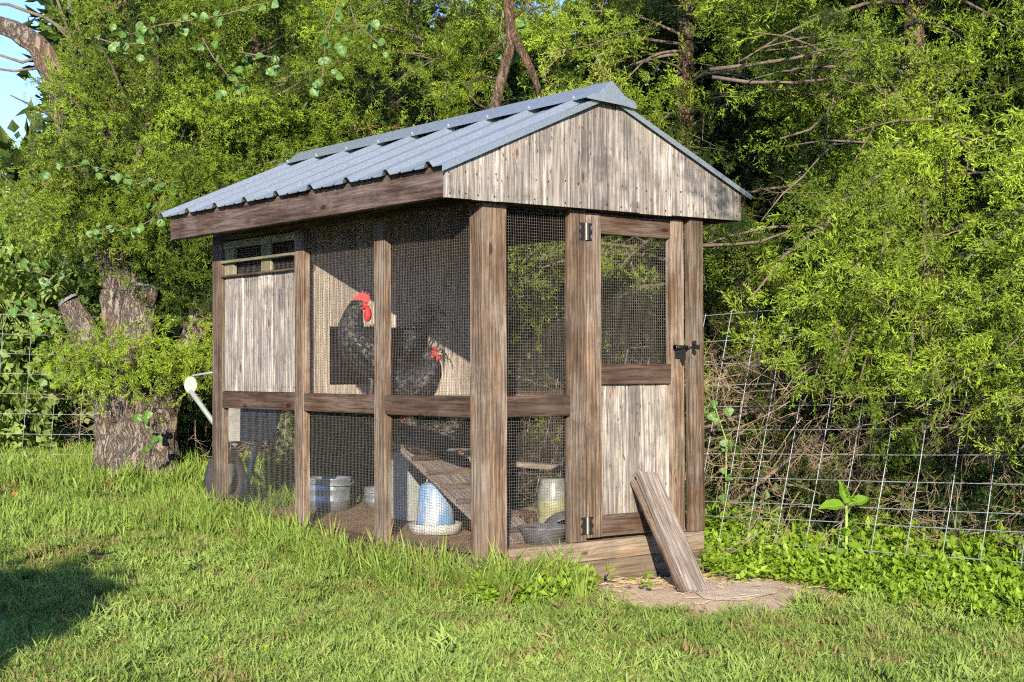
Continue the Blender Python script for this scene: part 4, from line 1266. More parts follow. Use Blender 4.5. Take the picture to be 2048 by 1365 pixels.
cedar('cedar_tree', 'cedar behind the far end of the metal roof', 1.75, 5.2, 4.8, 1.4, .5, 60, .09, 25, (.0, .1), clip=off_roof, twigs=120)
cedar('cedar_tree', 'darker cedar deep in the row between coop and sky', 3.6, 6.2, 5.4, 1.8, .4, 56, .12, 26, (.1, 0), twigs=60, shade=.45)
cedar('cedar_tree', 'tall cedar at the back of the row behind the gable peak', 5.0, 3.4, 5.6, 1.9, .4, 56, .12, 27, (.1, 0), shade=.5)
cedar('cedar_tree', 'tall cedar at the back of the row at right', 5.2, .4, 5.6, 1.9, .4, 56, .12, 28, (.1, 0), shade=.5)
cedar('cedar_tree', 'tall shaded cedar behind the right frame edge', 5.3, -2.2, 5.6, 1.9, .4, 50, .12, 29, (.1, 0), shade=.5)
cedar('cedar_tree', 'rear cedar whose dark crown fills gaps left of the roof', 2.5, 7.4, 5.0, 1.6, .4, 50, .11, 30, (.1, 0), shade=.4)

# old stump tree with cut limbs
def stump_tree():
    x, y = .45, 4.46
    z = gzf(x, y)
    root = empty('old_stump_tree', (x, y, z))
    tag(root, 'thick gnarled trunk with sawn stubs and a leaning bare limb, left of the coop', 'tree')
    r_, f_ = Vector((_R0.x, _R0.y, 0)), Vector((_F.x, _F.y, 0)).normalized()
    def q(u, v, dd=0.0):                                     # lateral metres, height, depth offset from the trunk base
        return Vector((x, y, 0)) + r_ * u + f_ * dd + Vector((0, 0, v))
    mb = MB()
    def stem(pts, rad, n=36, nz=.30):
        P, Rr = [], []
        m = len(pts) - 1
        for i in range(n + 1):
            s = i / n * m; k = min(m - 1, int(s)); a = s - k
            p0, p1, p2, p3 = pts[max(k - 1, 0)], pts[k], pts[k + 1], pts[min(k + 2, m)]
            P.append(.5 * ((2 * p1) + (p2 - p0) * a + (2 * p0 - 5 * p1 + 4 * p2 - p3) * a * a + (3 * p1 - p0 - 3 * p2 + p3) * a ** 3))
            Rr.append(rad[k] * (1 - a) + rad[k + 1] * a)
        mb.tube(P, Rr, 40, nz=nz, ns=9, ridge=.16)
    stem([q(-.17, z - .15, -.05), q(-.12, .22), q(-.14, .45), q(-.20, .66, .02), q(-.31, .92, .02), q(-.44, 1.20)], [.16, .135, .125, .11, .09, .078])
    stem([q(.02, z - .15, -.12), q(.0, .25, -.06), q(-.02, .5, -.02), q(-.02, .75, .02), q(.0, 1.0, .08), q(.02, 1.30, .12)], [.18, .15, .135, .12, .11, .10])
    stem([q(.20, z - .15), q(.16, .25), q(.20, .50), q(.27, .70, .02), q(.36, .92, .05), q(.42, 1.15, .15), q(.46, 1.45, .3)], [.16, .13, .115, .10, .085, .075, .06])
    stem([q(.05, z - .1, .12), q(-.04, .5, .18), q(-.12, .9, .22), q(-.16, 1.30, .25)], [.22, .16, .12, .11])
    stem([q(-.27, z - .12, -.18), q(-.17, z + .06, -.10), q(-.12, .30, -.05)], [.05, .09, .10], 14)
    stem([q(.30, z - .12, -.16), q(.20, z + .06, -.10), q(.14, .30, -.04)], [.05, .085, .09], 14)
    mb.build('trunk', M['bark'], root, True)
    cut = MB()
    M['cut_wood'] = simple('sawn_dark_wood', (.16, .15, .16), .85, 0, .2, 50, .5, .5)
    for c, rr, nrm_ in ((q(-.447, 1.212), .076, q(-.09, .13) - q(0, 0)), (q(.022, 1.31, .12), .095, q(.02, .25, .03) - q(0, 0))):
        rot = nrm_.normalized().to_track_quat('Z', 'Y').to_matrix()
        cut.lathe([(0, .012), (rr * .9, .010), (rr, -.01)], c, 20, rot)
    cut.build('sawn_face', M['cut_wood'], root, True)
    lim = MB()
    mb = lim
    stem([q(-.10, 1.0, .35), q(-.28, 1.7, .35), q(-.42, 2.15, .3), q(-.52, 2.47, .3), q(-.62, 2.74, .3), q(-.74, 2.96, .3), q(-.95, 3.10, .3), q(-1.25, 3.14, .3)], [.12, .11, .10, .095, .088, .074, .06, .05], nz=.22)
    lim.build('leaning_limb', M['bark'], root, True)
    tw = MB()
    for pts, r0 in (([q(-.50, 2.52, .3), q(-.46, 2.72, .28), q(-.50, 2.99, .26), q(-.60, 3.29, .25), q(-.66, 3.54, .25)], .018), ([q(-.46, 2.48, .3), q(-.42, 2.74, .3), q(-.44, 3.02, .3), q(-.55, 3.32, .3), q(-.62, 3.54, .3)], .020), ([q(-.50, 3.04, .3), q(-.70, 3.17, .3), q(-.95, 3.26, .3), q(-1.2, 3.27, .3)], .015), ([q(-.72, 2.90, .3), q(-.85, 2.86, .3), q(-1.0, 2.91, .3), q(-1.3, 2.92, .3)], .012), ([q(-.74, 2.82, .3), q(-.9, 2.80, .3), q(-1.2, 2.84, .3)], .010), ([q(-.25, 1.5, .3), q(-.12, 1.9, .2), q(.02, 2.3, .15), q(.08, 2.9, .2)], .03)):
        tw.tube(pts, [r0 * (1 - .16 * k) for k in range(len(pts))], 8, nz=.15)
    tw.build('bare_branch', M['limb'], root, True)
    C, TC, br = [], [], MB()
    rs = random.Random(77)
    # crown: clumps filling a broad mass left and above, branch by branch
    for i in range(125):
        u = rs.uniform(-.75, 1.5); v = rs.uniform(1.3, 3.3); dd = rs.uniform(-.5, .9)
        lo = 1.40 if u < -.2 else 1.22 if u < .35 else 1.05
        if v < lo or (u < -.42 and v < 2.1): continue
        if noise.noise(Vector((u * 2.2, v * 3.0, dd * 2))) < -.2: continue
        c = q(u, v, dd)
        if not off_roof(c): continue
        b = q(u * .45, v * .85 + .1, dd * .5 + .2)
        mid = (b + c) / 2 + Vector((rs.gauss(0, .06), rs.gauss(0, .06), .06))
        br.tube([b, mid, c], [.012, .009, .004], 5, cap=False)
        tc = rs.uniform(.05, .85)
        for k in range(4):
            e = c + Vector((rs.gauss(0, .15), rs.gauss(0, .15), rs.gauss(0, .11)))
            if sky_gap(e) or hollow(e) or e.z < lo - .05: continue
            C.append(tuple(e)); TC.append(min(1, max(0, tc + rs.gauss(0, .1))))
    for (u, v, dd) in [(-.36 + .085 * k, .80 + .03 * math.sin(k * 1.3), -.40 + .02 * k) for k in range(10)] + [(.25, .74, -.3), (.18, .66, -.3), (.40, .92, -.2), (.5, 1.0, -.1)]:
        C.append(tuple(q(u + rs.gauss(0, .02), v + rs.gauss(0, .02), dd + rs.gauss(0, .04)))); TC.append(rs.uniform(.55, .95))
    br.tube([q(.55, 1.15, .2), q(.42, .92, -.15), q(.2, .83, -.35), q(-.1, .81, -.40), q(-.38, .80, -.40)], [.018, .015, .012, .009, .004], 6)
    for k in range(9):
        C.append(tuple(q(-.34 + .1 * k + rs.gauss(0, .04), .83 + rs.gauss(0, .05), -.42 + rs.gauss(0, .04)))); TC.append(rs.uniform(.5, .95))
    for k in range(30):
        C.append(tuple(q(rs.uniform(-.55, .1), rs.uniform(1.58, 2.2), rs.uniform(-.35, .1)))); TC.append(rs.uniform(.1, .9))
    for k in range(16):
        C.append(tuple(q(rs.uniform(.1, .75), rs.uniform(1.15, 1.5), rs.uniform(-.2, .3)))); TC.append(rs.uniform(.0, .5))
    # outlying tips against the sky
    for u, v in ((-.82, 1.98), (-.70, 1.92), (-.58, 1.86), (-.92, 2.10), (-.86, 1.75), (-.72, 1.72), (-.60, 1.68), (-.5, 1.8), (-.42, 2.6), (-.34, 2.75), (-.36, 3.0), (-.28, 2.4), (-.22, 2.6), (-.2, 3.1)):
        C.append(tuple(q(u, v, rs.uniform(-.1, .3)))); TC.append(rs.uniform(.3, .8))
    br.tube([q(-.2, 1.6, .2), q(-.5, 1.72, .1), q(-.75, 1.9, .1), q(-.98, 2.12, .1)], [.015, .012, .008, .003], 5)
    tag(br.build('branches', M['limb'], root, True), kind='stuff')
    foliage('crown', C, (x, y + .3, 1.9), root, TC, 5, (.65, 1.15), dryp=.03)
    return q
SQ = stump_tree()

ob_ = empty('cedar_sapling', (1.7, -4.7, gzf(1.7, -4.7))); tag(ob_, 'slender cedar outside the picture whose bough shades the gable end', 'tree')
MB().tube([(1.7, -4.7, -.3), (1.65, -4.6, 1.2), (1.6, -4.5, 2.6), (1.55, -4.45, 3.6)], [.09, .075, .05, .02], 10, nz=.2).build('trunk', M['bark2'], ob_, True)
MB().tube([(1.6, -4.5, 2.5), (.9, -3.7, 2.7), (.1, -2.75, 2.55), (-.12, -2.1, 2.36)], [.03, .022, .012, .004], 7).build('bough', M['limb'], ob_, True)
_t = [Vector((1.44, -.05, 1.50)) - Vector((1, 1.3, -.52)) * k for k in (1.5, 1.55)]
foliage('crown', [tuple(_t[0]), tuple(_t[0] + Vector((.04, -.03, .05))), tuple(_t[1] + Vector((-.16, .02, .12))), (.9, -3.7, 2.75), (1.4, -4.3, 3.2), (1.7, -4.5, 3.5), (1.5, -4.6, 2.9)], (1.6, -4.5, 2.6), ob_, [.5] * 7, 3, (.7, .9))

# bare forked stem in front of the rear cedars
fk = MB()
b0 = [img(985, 230, 9.0), img(1005, 150, 9.0), img(1022, 90, 9.0), img(1020, 40, 9.0), img(1014, -40, 9.0), img(1010, -160, 9.0)]
fk.tube([img(950, 330, 9.05), img(960, 290, 9.05)] + b0, [.035, .034, .032, .031, .031, .034, .036, .036], 10, nz=.15)
fk.tube([img(1020, 50, 9.0), img(1040, 95, 8.95), img(1062, 140, 8.95), img(1076, 175, 9.0), img(1085, 240, 9.1)], [.026, .026, .024, .018, .008], 8, nz=.15)
for a, b, c in (((1022, 70), (980, 100), (950, 125)), ((1018, 45), (1050, 18), (1100, 15)), ((1000, 160), (960, 150), (935, 170)), ((985, 225), (950, 205), (930, 160))):
    fk.tube([img(*a, 9.0), img(*b, 8.95), img(*c, 8.9)], [.010, .007, .003], 5)
kt = fk.build('dead_cedar_stem', M['bark2'], None, True)
tag(kt, 'bare forked cedar stem rising behind the roof ridge', 'dead stem')
for nm, lab, pts in (('bare_branch', 'long bare grey branch arching through the cedars right of the gable', [(1420, 140, 8.3), (1500, 130, 8.2), (1580, 118, 8.2), (1650, 105, 8.2), (1720, 150, 8.1), (1755, 158, 8.0)]),
                     ('bare_branch', 'bare branch sagging below another among the right hand cedars', [(1425, 155, 8.2), (1500, 165, 8.1), (1590, 166, 8.1), (1680, 155, 8.0), (1735, 148, 7.9), (1690, 185, 7.9), (1660, 220, 7.8), (1620, 260, 7.8), (1560, 278, 7.8)]),
                     ('bare_branch', 'short curved bare branch hanging over the fence at right', [(2030, 530, 6.9), (2005, 560, 6.85), (2000, 600, 6.8), (1985, 625, 6.8)]),
                     ('bare_branch', 'drooping bare branch tip above the top fence wire', [(1925, 660, 6.9), (1905, 690, 6.85), (1870, 712, 6.8), (1820, 722, 6.8), (1770, 715, 6.8)]),
                     ('bare_branch', 'thin horizontal branch just right of the gable corner', [(1405, 492, 8.0), (1460, 490, 7.95), (1520, 484, 7.9), (1580, 462, 7.9)]),
                     ('bare_branch', 'brown slanting root branch low beside the coop wall', [(1400, 860, 7.7), (1440, 845, 7.7), (1500, 825, 7.75), (1560, 812, 7.8)]),
                     ('bare_branch', 'slanting bare branch behind the lower fence wires', [(1460, 1010, 7.6), (1540, 950, 7.6), (1610, 890, 7.6), (1670, 850, 7.65), (1700, 810, 7.8)])):
    k = len(pts)
    o = MB().tube([img(*p) for p in pts], [.010 * (1 - .7 * i / (k - 1)) + .002 for i in range(k)], 7, nz=.25, ns=14).build(nm, M['limb'], None, True)
    tag(o, lab, 'branch', 'bare branches in the cedars')

# low undergrowth beyond the fence and shrubs at far left
def mass(name, label, boxes, n, key, meshes, seed, scale, cat='shrub', tintr=(.1, .8)):
    rg = np.random.default_rng(seed)
    P = []
    for (x0, x1, y0, y1, h0, h1, w) in boxes:
        m = int(n * w)
        x, y = rg.uniform(x0, x1, m), rg.uniform(y0, y1, m)
        P.append(np.stack([x, y, gz(x, y) + rg.uniform(h0, h1, m)], 1))
    P = np.concatenate(P); P = P[[not sky_gap(Vector(q)) for q in P]]; m = len(P)
    D = nrm(np.stack([np.full(m, -.45), np.full(m, -.6), np.full(m, .2)], 1) + rg.normal(size=(m, 3)) * .8)
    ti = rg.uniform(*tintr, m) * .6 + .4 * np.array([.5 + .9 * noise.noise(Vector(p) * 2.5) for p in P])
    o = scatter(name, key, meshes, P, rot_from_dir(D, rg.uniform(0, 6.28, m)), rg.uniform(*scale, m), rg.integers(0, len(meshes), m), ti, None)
    return tag(o, label, cat, kind='stuff')
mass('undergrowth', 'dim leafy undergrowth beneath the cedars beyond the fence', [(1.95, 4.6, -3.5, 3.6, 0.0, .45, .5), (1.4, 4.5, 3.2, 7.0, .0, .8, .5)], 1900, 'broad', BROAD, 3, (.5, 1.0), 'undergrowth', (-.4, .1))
mass('dead_brush', 'tangle of brown dead cedar twigs behind the fence wires', [(1.78, 2.8, -2.6, 2.4, .02, .75, .7), (2.2, 4.0, -3, 3, .0, 1.2, .3)], 800, 'twig', TWIG, 4, (.5, 1.2), 'brush')
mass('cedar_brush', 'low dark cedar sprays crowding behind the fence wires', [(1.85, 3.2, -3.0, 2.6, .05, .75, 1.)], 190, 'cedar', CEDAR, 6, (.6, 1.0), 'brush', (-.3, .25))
mass('far_woods', 'far green trees closing the view behind the cedars', [(6.5, 9.5, -6, 8, 0, 5.5, .55), (1.8, 9, 9, 12, 0, 4.6, .45)], 6800, 'far', FARL, 5, (.9, 1.9), 'woods', (.0, .6))
def shrub(label, c, rad, h, n, seed, key, meshes, scale, name='shrub', tr=(.3, 1.)):
    rg = np.random.default_rng(seed)
    z = gzf(c[0], c[1])
    root = empty(name, (c[0], c[1], z)); tag(root, label, 'shrub', 'leafy shrubs at the left')
    D = nrm(rg.normal(size=(n, 3))); r = rg.random(n) ** .4
    lump = np.array([1 + .35 * noise.noise(Vector(d) * 2 + Vector((seed, 0, 0))) for d in D])
    P = np.stack([c[0] + D[:, 0] * r * rad * lump, c[1] + D[:, 1] * r * rad * lump, z + h * .5 + D[:, 2] * r * h * .5 * lump], 1)
    st = MB()
    for k in range(7):
        e = P[k * 3]
        st.tube([(c[0], c[1], z - .02), ((c[0] * 2 + e[0]) / 3, (c[1] * 2 + e[1]) / 3, z + h * .35), tuple(e)], [.02, .013, .004], 6)
    st.build('stems', M['limb'], root, True)
    tag(scatter('foliage', key, meshes, P, rot_from_dir(nrm(D + rg.normal(size=(n, 3)) * .5), rg.uniform(0, 6.28, n)), rg.uniform(*scale, n), rg.integers(0, len(meshes), n), rg.uniform(*tr, n), None, root), kind='stuff')
shrub('pale vine covered shrub at the left edge behind the wire fence', (-.40, 6.9), .95, 2.35, 1100, 31, 'broad', BROAD, (.9, 1.5), tr=(.5, 1.))
shrub('round leafy shrub between the fence and the old stump', (.35, 6.6), .75, 2.0, 750, 32, 'broad', BROAD, (.8, 1.4))
shrub('low leafy bush at the foot of the left fence', (-1.3, 7.6), .8, 1.2, 600, 33, 'broad', BROAD, (.9, 1.4))
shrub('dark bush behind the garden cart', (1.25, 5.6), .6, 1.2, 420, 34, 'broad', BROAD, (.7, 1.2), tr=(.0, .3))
shrub('distant treetop low against the sky at far left', (1.5, 22.0), 5.5, 4.0, 3600, 35, 'far', FARL, (.6, 1.1), 'far_tree', (.0, .6))

# made-up hedge block behind the camera, added to shadow the lawn at lower left
hx, hy, hh = -.95 - 1.0 * 4.2, 1.22 - 1.22 * 4.2, 2.08
hd = empty('added_shadow_hedge', (hx - .8, hy + .5, -.19)); tag(hd, 'made-up hedge block out of view, added to cast the lawn shadow at lower left', 'hedge')
rg = np.random.default_rng(8)
pv = Vector((_R0.x, _R0.y, 0))
hn = 5200
uu, ww, vv = rg.uniform(-2.6, 0, hn), rg.uniform(-.55, .55, hn), rg.random(hn) * hh
keep = ~((uu > -.22) & (vv > hh - .30) & (((uu + .22) / .22) ** 2 + ((vv - hh + .30) / .30) ** 2 > 1))
uu, ww, vv = uu[keep], ww[keep], vv[keep]
hp = np.stack([hx + pv.x * uu + VIEW[0] * ww, hy + pv.y * uu + VIEW[1] * ww, -.19 + vv], 1)
tag(scatter('foliage', 'broad', BROAD, hp, rg.uniform(0, 6.28, (len(hp), 3)), rg.uniform(.8, 1.2, len(hp)), rg.integers(0, 4, len(hp)), rg.random(len(hp)), None, hd), kind='stuff')
hs_ = MB()
for k in range(6):
    c = Vector((hx, hy, -.2)) + pv * (-.3 - .42 * k)
    hs_.tube([c, c + Vector((.04, .02, 1.0)), c + Vector((-.03, .05, 1.9))], [.03, .022, .008], 6)
hs_.build('stems', M['limb'], hd, True)

# ------------------------------------------------------------------ vines with single leaves
def heart(L, w, fold=.16, curl=.12):
    v, f = [], []
    n = 9
    for i in range(n):
        s = i / (n - 1)
        wd = w * .5 * (math.sin(math.pi * min(1, s * .93 + .07)) ** .75) * (1.25 - .55 * s)
        z = -curl * L * s * s + .025 * L * math.sin(s * 11)
        wd *= 1 + .07 * math.sin(s * 23)
        v += [(s * L, -wd, z + fold * wd), (s * L, -wd * .5, z + fold * wd * .35), (s * L, 0, z), (s * L, wd * .5, z + fold * wd * .35), (s * L, wd, z + fold * wd)]
    for i in range(n - 1):
        for k in range(4): f.append((i * 5 + k, (i + 1) * 5 + k, (i + 1) * 5 + k + 1, i * 5 + k + 1))
    return v, f
lm_v = []
for k, (L_, w_, fo, cu) in enumerate(((.055, .058, .15, .1), (.06, .055, .25, .25), (.05, .056, .05, .2))):
    me = MB().add(*heart(L_, w_, fo, cu)).mesh('vine_leaf'); me.materials.append(M['leaf']); me.polygons.foreach_set('use_smooth', [True] * len(me.polygons)); lm_v.append(me)
def vine(label, pts, nleaf, seed, size=1.0, spread=.05, meshes=lm_v, name='vine', cat='vine', group='vines with heart shaped leaves', smat='limb'):
    rs = random.Random(seed)
    P = [Vector(p) for p in pts]
    root = empty(name, P[0]); tag(root, label, cat, group)
    MB().tube([p + Vector((rs.gauss(0, .008), rs.gauss(0, .008), 0)) for p in P], [.0045 * (1 - .5 * i / len(P)) for i in range(len(P))], 5).build('stem', M[smat], root, True)
    for k in range(nleaf):
        s = (k + rs.random() * .7) / nleaf * (len(P) - 1)
        i = min(len(P) - 2, int(s)); p = P[i].lerp(P[i + 1], s - i)
        o = p + Vector((rs.gauss(0, spread), rs.gauss(0, spread), rs.gauss(-.01, spread * .6)))
        tw = (CAM - o).normalized()
        nn_ = (tw * .8 + Vector((rs.gauss(0, .6), rs.gauss(0, .6), rs.uniform(.0, .9)))).normalized()
        d = (Vector((rs.gauss(0, .6), rs.gauss(0, .6), -.7)))
        d = (d - nn_ * d.dot(nn_)).normalized(); sd = nn_.cross(d)
        S = size * rs.uniform(.55, 1.05)
        m = Matrix(((d.x * S, sd.x * S, nn_.x * S, o.x), (d.y * S, sd.y * S, nn_.y * S, o.y), (d.z * S, sd.z * S, nn_.z * S, o.z), (0, 0, 0, 1)))
        link('leaf', meshes[rs.randrange(len(meshes))], root, matrix=m)
    return root
V9 = lambda L_, D: [img(u, v, D) for u, v in L_]
vine('vine hanging in a long string of heart shaped leaves above the roof', V9([(690, -30), (670, 20), (655, 60), (650, 100), (646, 140), (640, 165), (632, 185)], 8.7), 22, 1, 1.05)
vine('leafy vine trailing across the top left cedars', V9([(250, 70), (320, 50), (390, 40), (450, 30), (500, 15), (540, 5)], 9.1), 26, 2)
vine('short vine with few leaves dangling left of the roof ridge', V9([(405, 75), (430, 115), (455, 150), (470, 170), (490, 195)], 9.1), 14, 3)
vine('vine dangling to the right of the long leaf string', V9([(700, 10), (712, 45), (730, 65), (745, 80), (760, 90)], 8.9), 14, 4)
vine('vine leaves clustered in the shade above the far roof end', V9([(480, 105), (500, 110), (540, 115), (555, 130), (560, 160)], 9.2), 14, 5)
vine('vine sprawling over the cedar above the old stump', V9([(110, 340), (170, 330), (230, 345), (270, 370), (320, 360), (350, 380)], 9.5), 30, 6)
vine('vine with pale leaves draped below the roof eave at left', V9([(180, 470), (230, 450), (270, 460), (300, 440), (330, 400)], 9.3), 24, 7)
vine('vine climbing the left fence with large pale leaves', V9([(20, 600), (50, 620), (90, 640), (120, 680), (130, 730), (100, 760)], 10.4), 24, 8, 1.4, .09)
vine('vine covering the far left shrub with pale leaves', V9([(10, 400), (60, 420), (40, 470), (90, 490), (60, 540), (120, 560)], 10.6), 30, 9, 1.5, .11)
vine('vine at the top left edge hanging against the sky', V9([(190, 75), (220, 85), (250, 90), (290, 85), (310, 95)], 9.3), 12, 10)
vine('little creeper climbing the old stump bark', V9([(315, 900), (300, 880), (305, 850), (290, 830), (300, 815)], 9.45), 16, 11, 1.0, .035)
vine('creeper beside the coop corner right of the door', V9([(1455, 990), (1452, 930), (1450, 880), (1440, 830), (1425, 800), (1415, 815)], 7.45), 16, 12, .85, .04, smat='stem_green')
vine('green leaves in the shade beside the latch post', V9([(1560, 640), (1580, 620), (1575, 660), (1590, 690)], 8.0), 8, 13, 1.3, .05)
vine('bright leaf cluster on the forked stem behind the ridge', V9([(1005, 20), (1000, 60), (1010, 100), (1020, 130)], 9.1), 12, 14, 1.3, .05)
vine('round leaved bush behind the fence at the lower right', V9([(1950, 1050), (1930, 1010), (1945, 980), (1965, 960), (1980, 930), (1990, 900)], 7.0), 44, 15, 1.15, .10, name='leafy_bush', cat='bush', smat='stem_green')
vine('leafy sprout low against the fence left of the round leaved bush', V9([(1900, 1060), (1905, 1030), (1915, 1000)], 6.95), 16, 16, .9, .07, name='leafy_bush', cat='bush', smat='stem_green')

# broad leaved plant by the fence
pb = img(1690, 1062, 6.75)
pl = empty('broadleaf_plant', (pb.x, pb.y, gzf(pb.x, pb.y))); tag(pl, 'young plant with large bright green leaves standing before the fence', 'plant')
pbase = Vector((pb.x, pb.y, gzf(pb.x, pb.y)))
ptop = img(1693, 1012, 6.75)
MB().tube([pbase, pbase.lerp(ptop, .5) + Vector((.004, 0, 0)), ptop], [.010, .008, .006], 8).build('stem', M['stem_green'], pl, True)
big = []
for k, (L_, w_) in enumerate(((.108, .066), (.10, .072), (.07, .05))):
    me = MB().add(*heart(L_, w_, .22, .18)).mesh('broad_leaf'); me.materials.append(M['leaf_bright']); me.polygons.foreach_set('use_smooth', [True] * len(me.polygons)); big.append(me)
prs = random.Random(12)
for k, (dr, up_, side, mi, sz) in enumerate(((-.95, .05, -.1, 1, 1.15), (.85, .35, .1, 1, 1.1), (-.15, 1.0, .1, 0, 1.0), (.35, .55, -.5, 2, .9), (-.45, .35, -.6, 2, .9), (.1, .6, -.3, 2, .6), (.6, -.15, -.6, 2, 1.1), (-.5, -.25, -.6, 2, 1.1), (.9, -.3, -.1, 1, 1.0), (-1., -.3, -.1, 1, .95), (1.0, -.7, -.3, 1, 1.1), (-.7, -.6, -.4, 1, .9), (.2, -.5, -.9, 1, .9))):
    d = (_R0 * dr + Vector((0, 0, 1)) * up_ + Vector((_F.x, _F.y, 0)) * side).normalized()
    nn_ = (-Vector((_F.x, _F.y, 0)) * prs.uniform(.15, .8) + Vector((0, 0, prs.uniform(.4, 1.0))) + _R0 * prs.uniform(-.5, .5))
    nn_ = (nn_ - d * nn_.dot(d)).normalized(); sd = nn_.cross(d)
    o = ptop.lerp(pbase, .0 if k < 3 else .1 + .07 * k) + d * .012
    m = Matrix(((d.x * sz, sd.x * sz, nn_.x * sz, o.x), (d.y * sz, sd.y * sz, nn_.y * sz, o.y), (d.z * sz, sd.z * sz, nn_.z * sz, o.z), (0, 0, 0, 1)))
    link('leaf', big[mi], pl, matrix=m)
ol = img(25, 995, 8.9)
me = MB().add(*heart(.05, .04, .3, .3)).mesh('fallen_leaf')
o = link('fallen_leaf', me, None, M['orange_leaf'], Matrix.Translation((ol.x, ol.y, gzf(ol.x, ol.y) + .045)) @ Matrix.Rotation(.5, 4, 'X')); tag(o, 'orange dead leaf lying on the lawn at far left', 'leaf')

# ------------------------------------------------------------------ lawn, weeds, tall grass
rg = np.random.default_rng(99)
def wedge(n, d0, d1, half=.46, cx=0.0):
    """world positions on the lawn in front of the viewpoint, denser near it"""
    d = d0 * (d1 / d0) ** rg.random(n)
    a = rg.uniform(-half, half, n) + cx
    x = CAM.x + VIEW[0] * d + _R0.x * a * d; y = CAM.y + VIEW[1] * d + _R0.y * a * d
    return x, y
DIRT = [(.36, -.02), (.62, .1), (1.36, .1), (1.50, -.16), (1.45, -.36), (1.42, -.60), (1.08, -.93), (.58, -1.06), (.34, -.88), (.34, -.45), (.33, -.2)]
def inpoly(x, y, poly):
    r = np.zeros(len(x), bool)
    n = len(poly)
    for i in range(n):
        x0, y0 = poly[i]; x1, y1 = poly[(i + 1) % n]
        c = ((y0 > y) != (y1 > y)) & (x < (x1 - x0) * (y - y0) / (y1 - y0 + 1e-12) + x0)
        r ^= c
    return r
def incoop(x, y, m=0.0): return (x > -.01 - m) & (x < 1.29 + m) & (y > -.02 - m) & (y < 2.46 + m)
WEEDP = [(1.28, .8), (1.30, -.05), (1.42, -.16), (1.30, -.36), (1.22, -.62), (1.15, -.9), (1.0, -1.35), (.9, -1.9), (.9, -3), (2.0, -3), (2.1, .8)]
def patch(x, y, f=1.2): return np.array([noise.noise(Vector((a * f, b * f, .4))) for a, b in zip(x, y)])
# lawn
x, y = wedge(9000, 3.2, 14)
ok = ~incoop(x, y, .05) & ~inpoly(x, y, DIRT) & ~((x > 1.9) & (y > -2.2)) & ~((x > .25) & (y > 2.4) & (y < 4.2))
ok &= ~(inpoly(x, y, WEEDP) & (rg.random(len(x)) < .8))
x, y = x[ok], y[ok]; n = len(x)
pt = patch(x, y, 1.1) + .6 * patch(x, y, 3.7)
dd = np.hypot(x - CAM.x, y - CAM.y)
tag(scatter('lawn_grass', 'lawn', LAWN, np.stack([x, y, gz(x, y)], 1), np.stack([rg.normal(0, .22, n), rg.normal(0, .22, n), rg.uniform(0, 6.28, n)], 1), rg.uniform(.7, 1.2, n) * (1 + .12 * pt), rg.integers(0, 8, n), .42 + .35 * pt + rg.normal(0, .16, n), (rg.random(n) < .14 - .10 * pt) * rg.uniform(.3, .9, n)), 'short sunlit lawn grass covering the foreground', 'grass', kind='stuff')
# longer grass towards the stump and round the coop
x, y = wedge(5000, 6.4, 14, .46)
b = sm(2.6, 3.9, y) * sm(2.4, 1.2, x) if False else np.clip((y - 1.6) / 3.0, 0, 1) ** 1.3 * (x < 1.5)
ok = (rg.random(len(x)) < b) & ~incoop(x, y)
x, y = x[ok], y[ok]; n = len(x)
tag(scatter('long_grass', 'midg', MIDG, np.stack([x, y, gz(x, y)], 1), np.stack([rg.normal(0, .15, n), rg.normal(0, .15, n), rg.uniform(0, 6.28, n)], 1), rg.uniform(.8, 1.5, n), rg.integers(0, 6, n), .5 + rg.normal(0, .2, n), (rg.random(n) < .04) * .8), 'longer green grass round the stump and left fence', 'grass', kind='stuff')
n = 1100
s = rg.random(n)
side = rg.random(n) < .72
y = np.where(side, rg.uniform(-.05, 2.9, n), -.05 - np.abs(rg.normal(0, .10, n)))
x = np.where(side, -np.abs(rg.normal(0, .13, n)) - .015, rg.uniform(-.12, .52, n))
tall = rg.uniform(.35, 1.0, n) * np.exp(-np.minimum(np.abs(x), np.abs(y) + 9 * side) * 1.2)
ok = ~inpoly(x, y, DIRT)
x, y, tall = x[ok], y[ok], tall[ok]; n = len(x)
tag(scatter('tall_grass', 'tall', TALL, np.stack([x, y, gz(x, y)], 1), np.stack([rg.normal(0, .22, n), rg.normal(0, .22, n), rg.uniform(0, 6.28, n)], 1), tall * 1.15, rg.integers(0, 6, n), .45 + rg.normal(0, .2, n), (rg.random(n) < .09) * .9), 'uncut tall grass tufts along the coop posts', 'grass', kind='stuff')
n = 150
a = rg.uniform(0, 6.28, n); r = rg.uniform(.22, .55, n)
x, y = .45 + np.cos(a) * r, 4.42 + np.sin(a) * r
tag(scatter('stump_grass', 'tall', TALL, np.stack([x, y, gz(x, y)], 1), np.stack([rg.normal(0, .2, n), rg.normal(0, .2, n), rg.uniform(0, 6.28, n)], 1), rg.uniform(.6, 1.0, n), rg.integers(0, 6, n), .5 + rg.normal(0, .2, n), None), 'tall grass ring at the foot of the old stump', 'grass', kind='stuff')
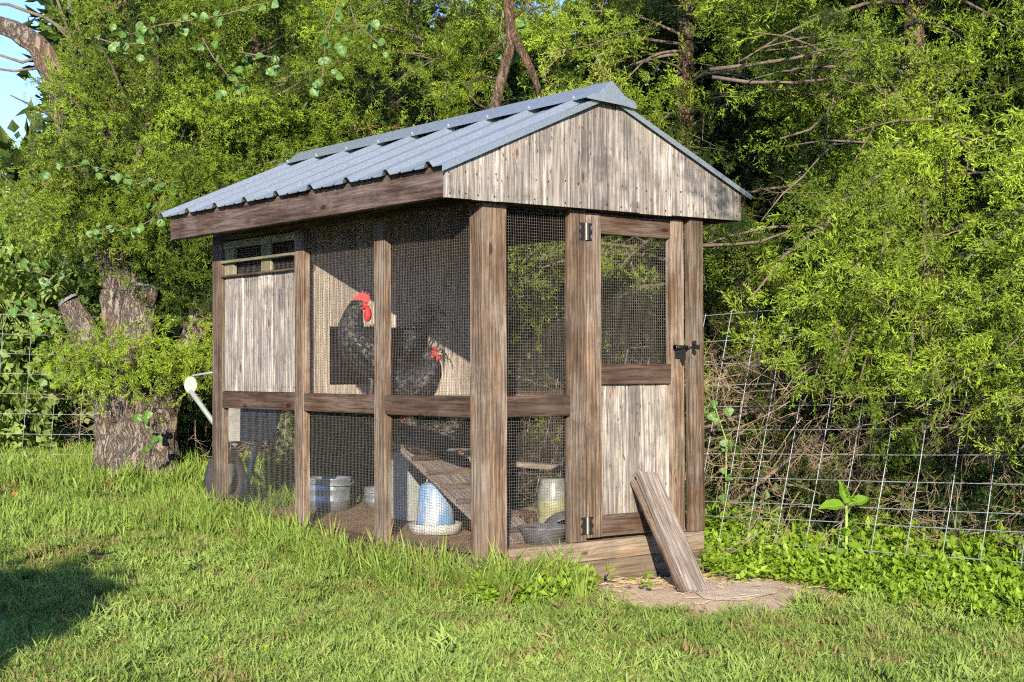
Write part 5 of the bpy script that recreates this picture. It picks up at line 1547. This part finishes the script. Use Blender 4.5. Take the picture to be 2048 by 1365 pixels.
# weeds
n = 7600
x, y = rg.uniform(.85, 2.2, n), rg.uniform(-3, .95, n)
ok = inpoly(x, y, WEEDP)
edge = np.clip((x - 1.0 - .1 * (y + 1.4)) / .9, 0, 1)
ok &= rg.random(n) < np.clip(.35 + edge * 1.2, 0, 1)
x, y, edge = x[ok], y[ok], edge[ok]; n = len(x)
tag(scatter('weed_cover', 'weed', WEED, np.stack([x, y, gz(x, y) + edge * .09 * rg.random(n) * (1 + patch(x, y, 4.0))], 1), np.stack([rg.normal(0, .3, n), rg.normal(0, .3, n), rg.uniform(0, 6.28, n)], 1), rg.uniform(.6, 1.05, n) * (.55 + .75 * edge), rg.integers(0, 5, n), .5 + rg.normal(0, .22, n), None), 'bright green low weeds between the fence and the lawn', 'weeds', kind='stuff')
x, y = wedge(700, 3.4, 9)
ok = ~incoop(x, y, .1) & ~inpoly(x, y, DIRT) & ~inpoly(x, y, WEEDP) & (x < 1.4) & (patch(x, y, .9) > .02)
x, y = x[ok], y[ok]; n = len(x)
tag(scatter('lawn_clover', 'weed', WEED, np.stack([x, y, gz(x, y) - .005], 1), np.stack([rg.normal(0, .3, n), rg.normal(0, .3, n), rg.uniform(0, 6.28, n)], 1), rg.uniform(.3, .55, n), rg.integers(0, 5, n), .5 + rg.normal(0, .2, n), None), 'small clover leaves scattered in the lawn', 'clover', kind='stuff')
n = 420
x = np.where(rg.random(n) < .6, rg.uniform(-.15, .5, n), rg.uniform(1.1, 1.35, n)); y = np.where(x < .6, -.06 - np.abs(rg.normal(0, .13, n)), rg.normal(-.25, .12, n))
ok = ~(inpoly(x, y, DIRT) & (rg.random(n) < .9)); x, y = x[ok], y[ok]; n = len(x)
tag(scatter('weed_clump', 'weed', WEED, np.stack([x, y, gz(x, y) + .01], 1), np.stack([rg.normal(0, .3, n), rg.normal(0, .3, n), rg.uniform(0, 6.28, n)], 1), rg.uniform(.5, 1.0, n), rg.integers(0, 5, n), .55 + rg.normal(0, .2, n), None), 'small leafy weeds mixed with grass at the corner post', 'weeds', kind='stuff')
# straw bits on the dirt
def bits():
    mb = MB(); rs = random.Random(4)
    for k in range(170):
        x, y = rs.uniform(.32, 1.3), rs.uniform(-.80, -.06)
        if rs.random() < .5: x, y = rs.gauss(.72, .17), rs.gauss(-.17, .07)
        a = rs.uniform(0, 6.28); l = rs.uniform(.008, .035); z = gzf(x, y) + .016
        mb.tube([(x - math.cos(a) * l, y - math.sin(a) * l, z), (x, y, z + rs.uniform(0, .006)), (x + math.cos(a) * l, y + math.sin(a) * l, z + rs.uniform(-.001, .012))], [.0011, .0012, .0008], 4)
    return mb
tag(bits().build('straw_litter', M['straw'], None), 'bits of dry straw strewn on the dirt by the door', 'straw', kind='stuff')
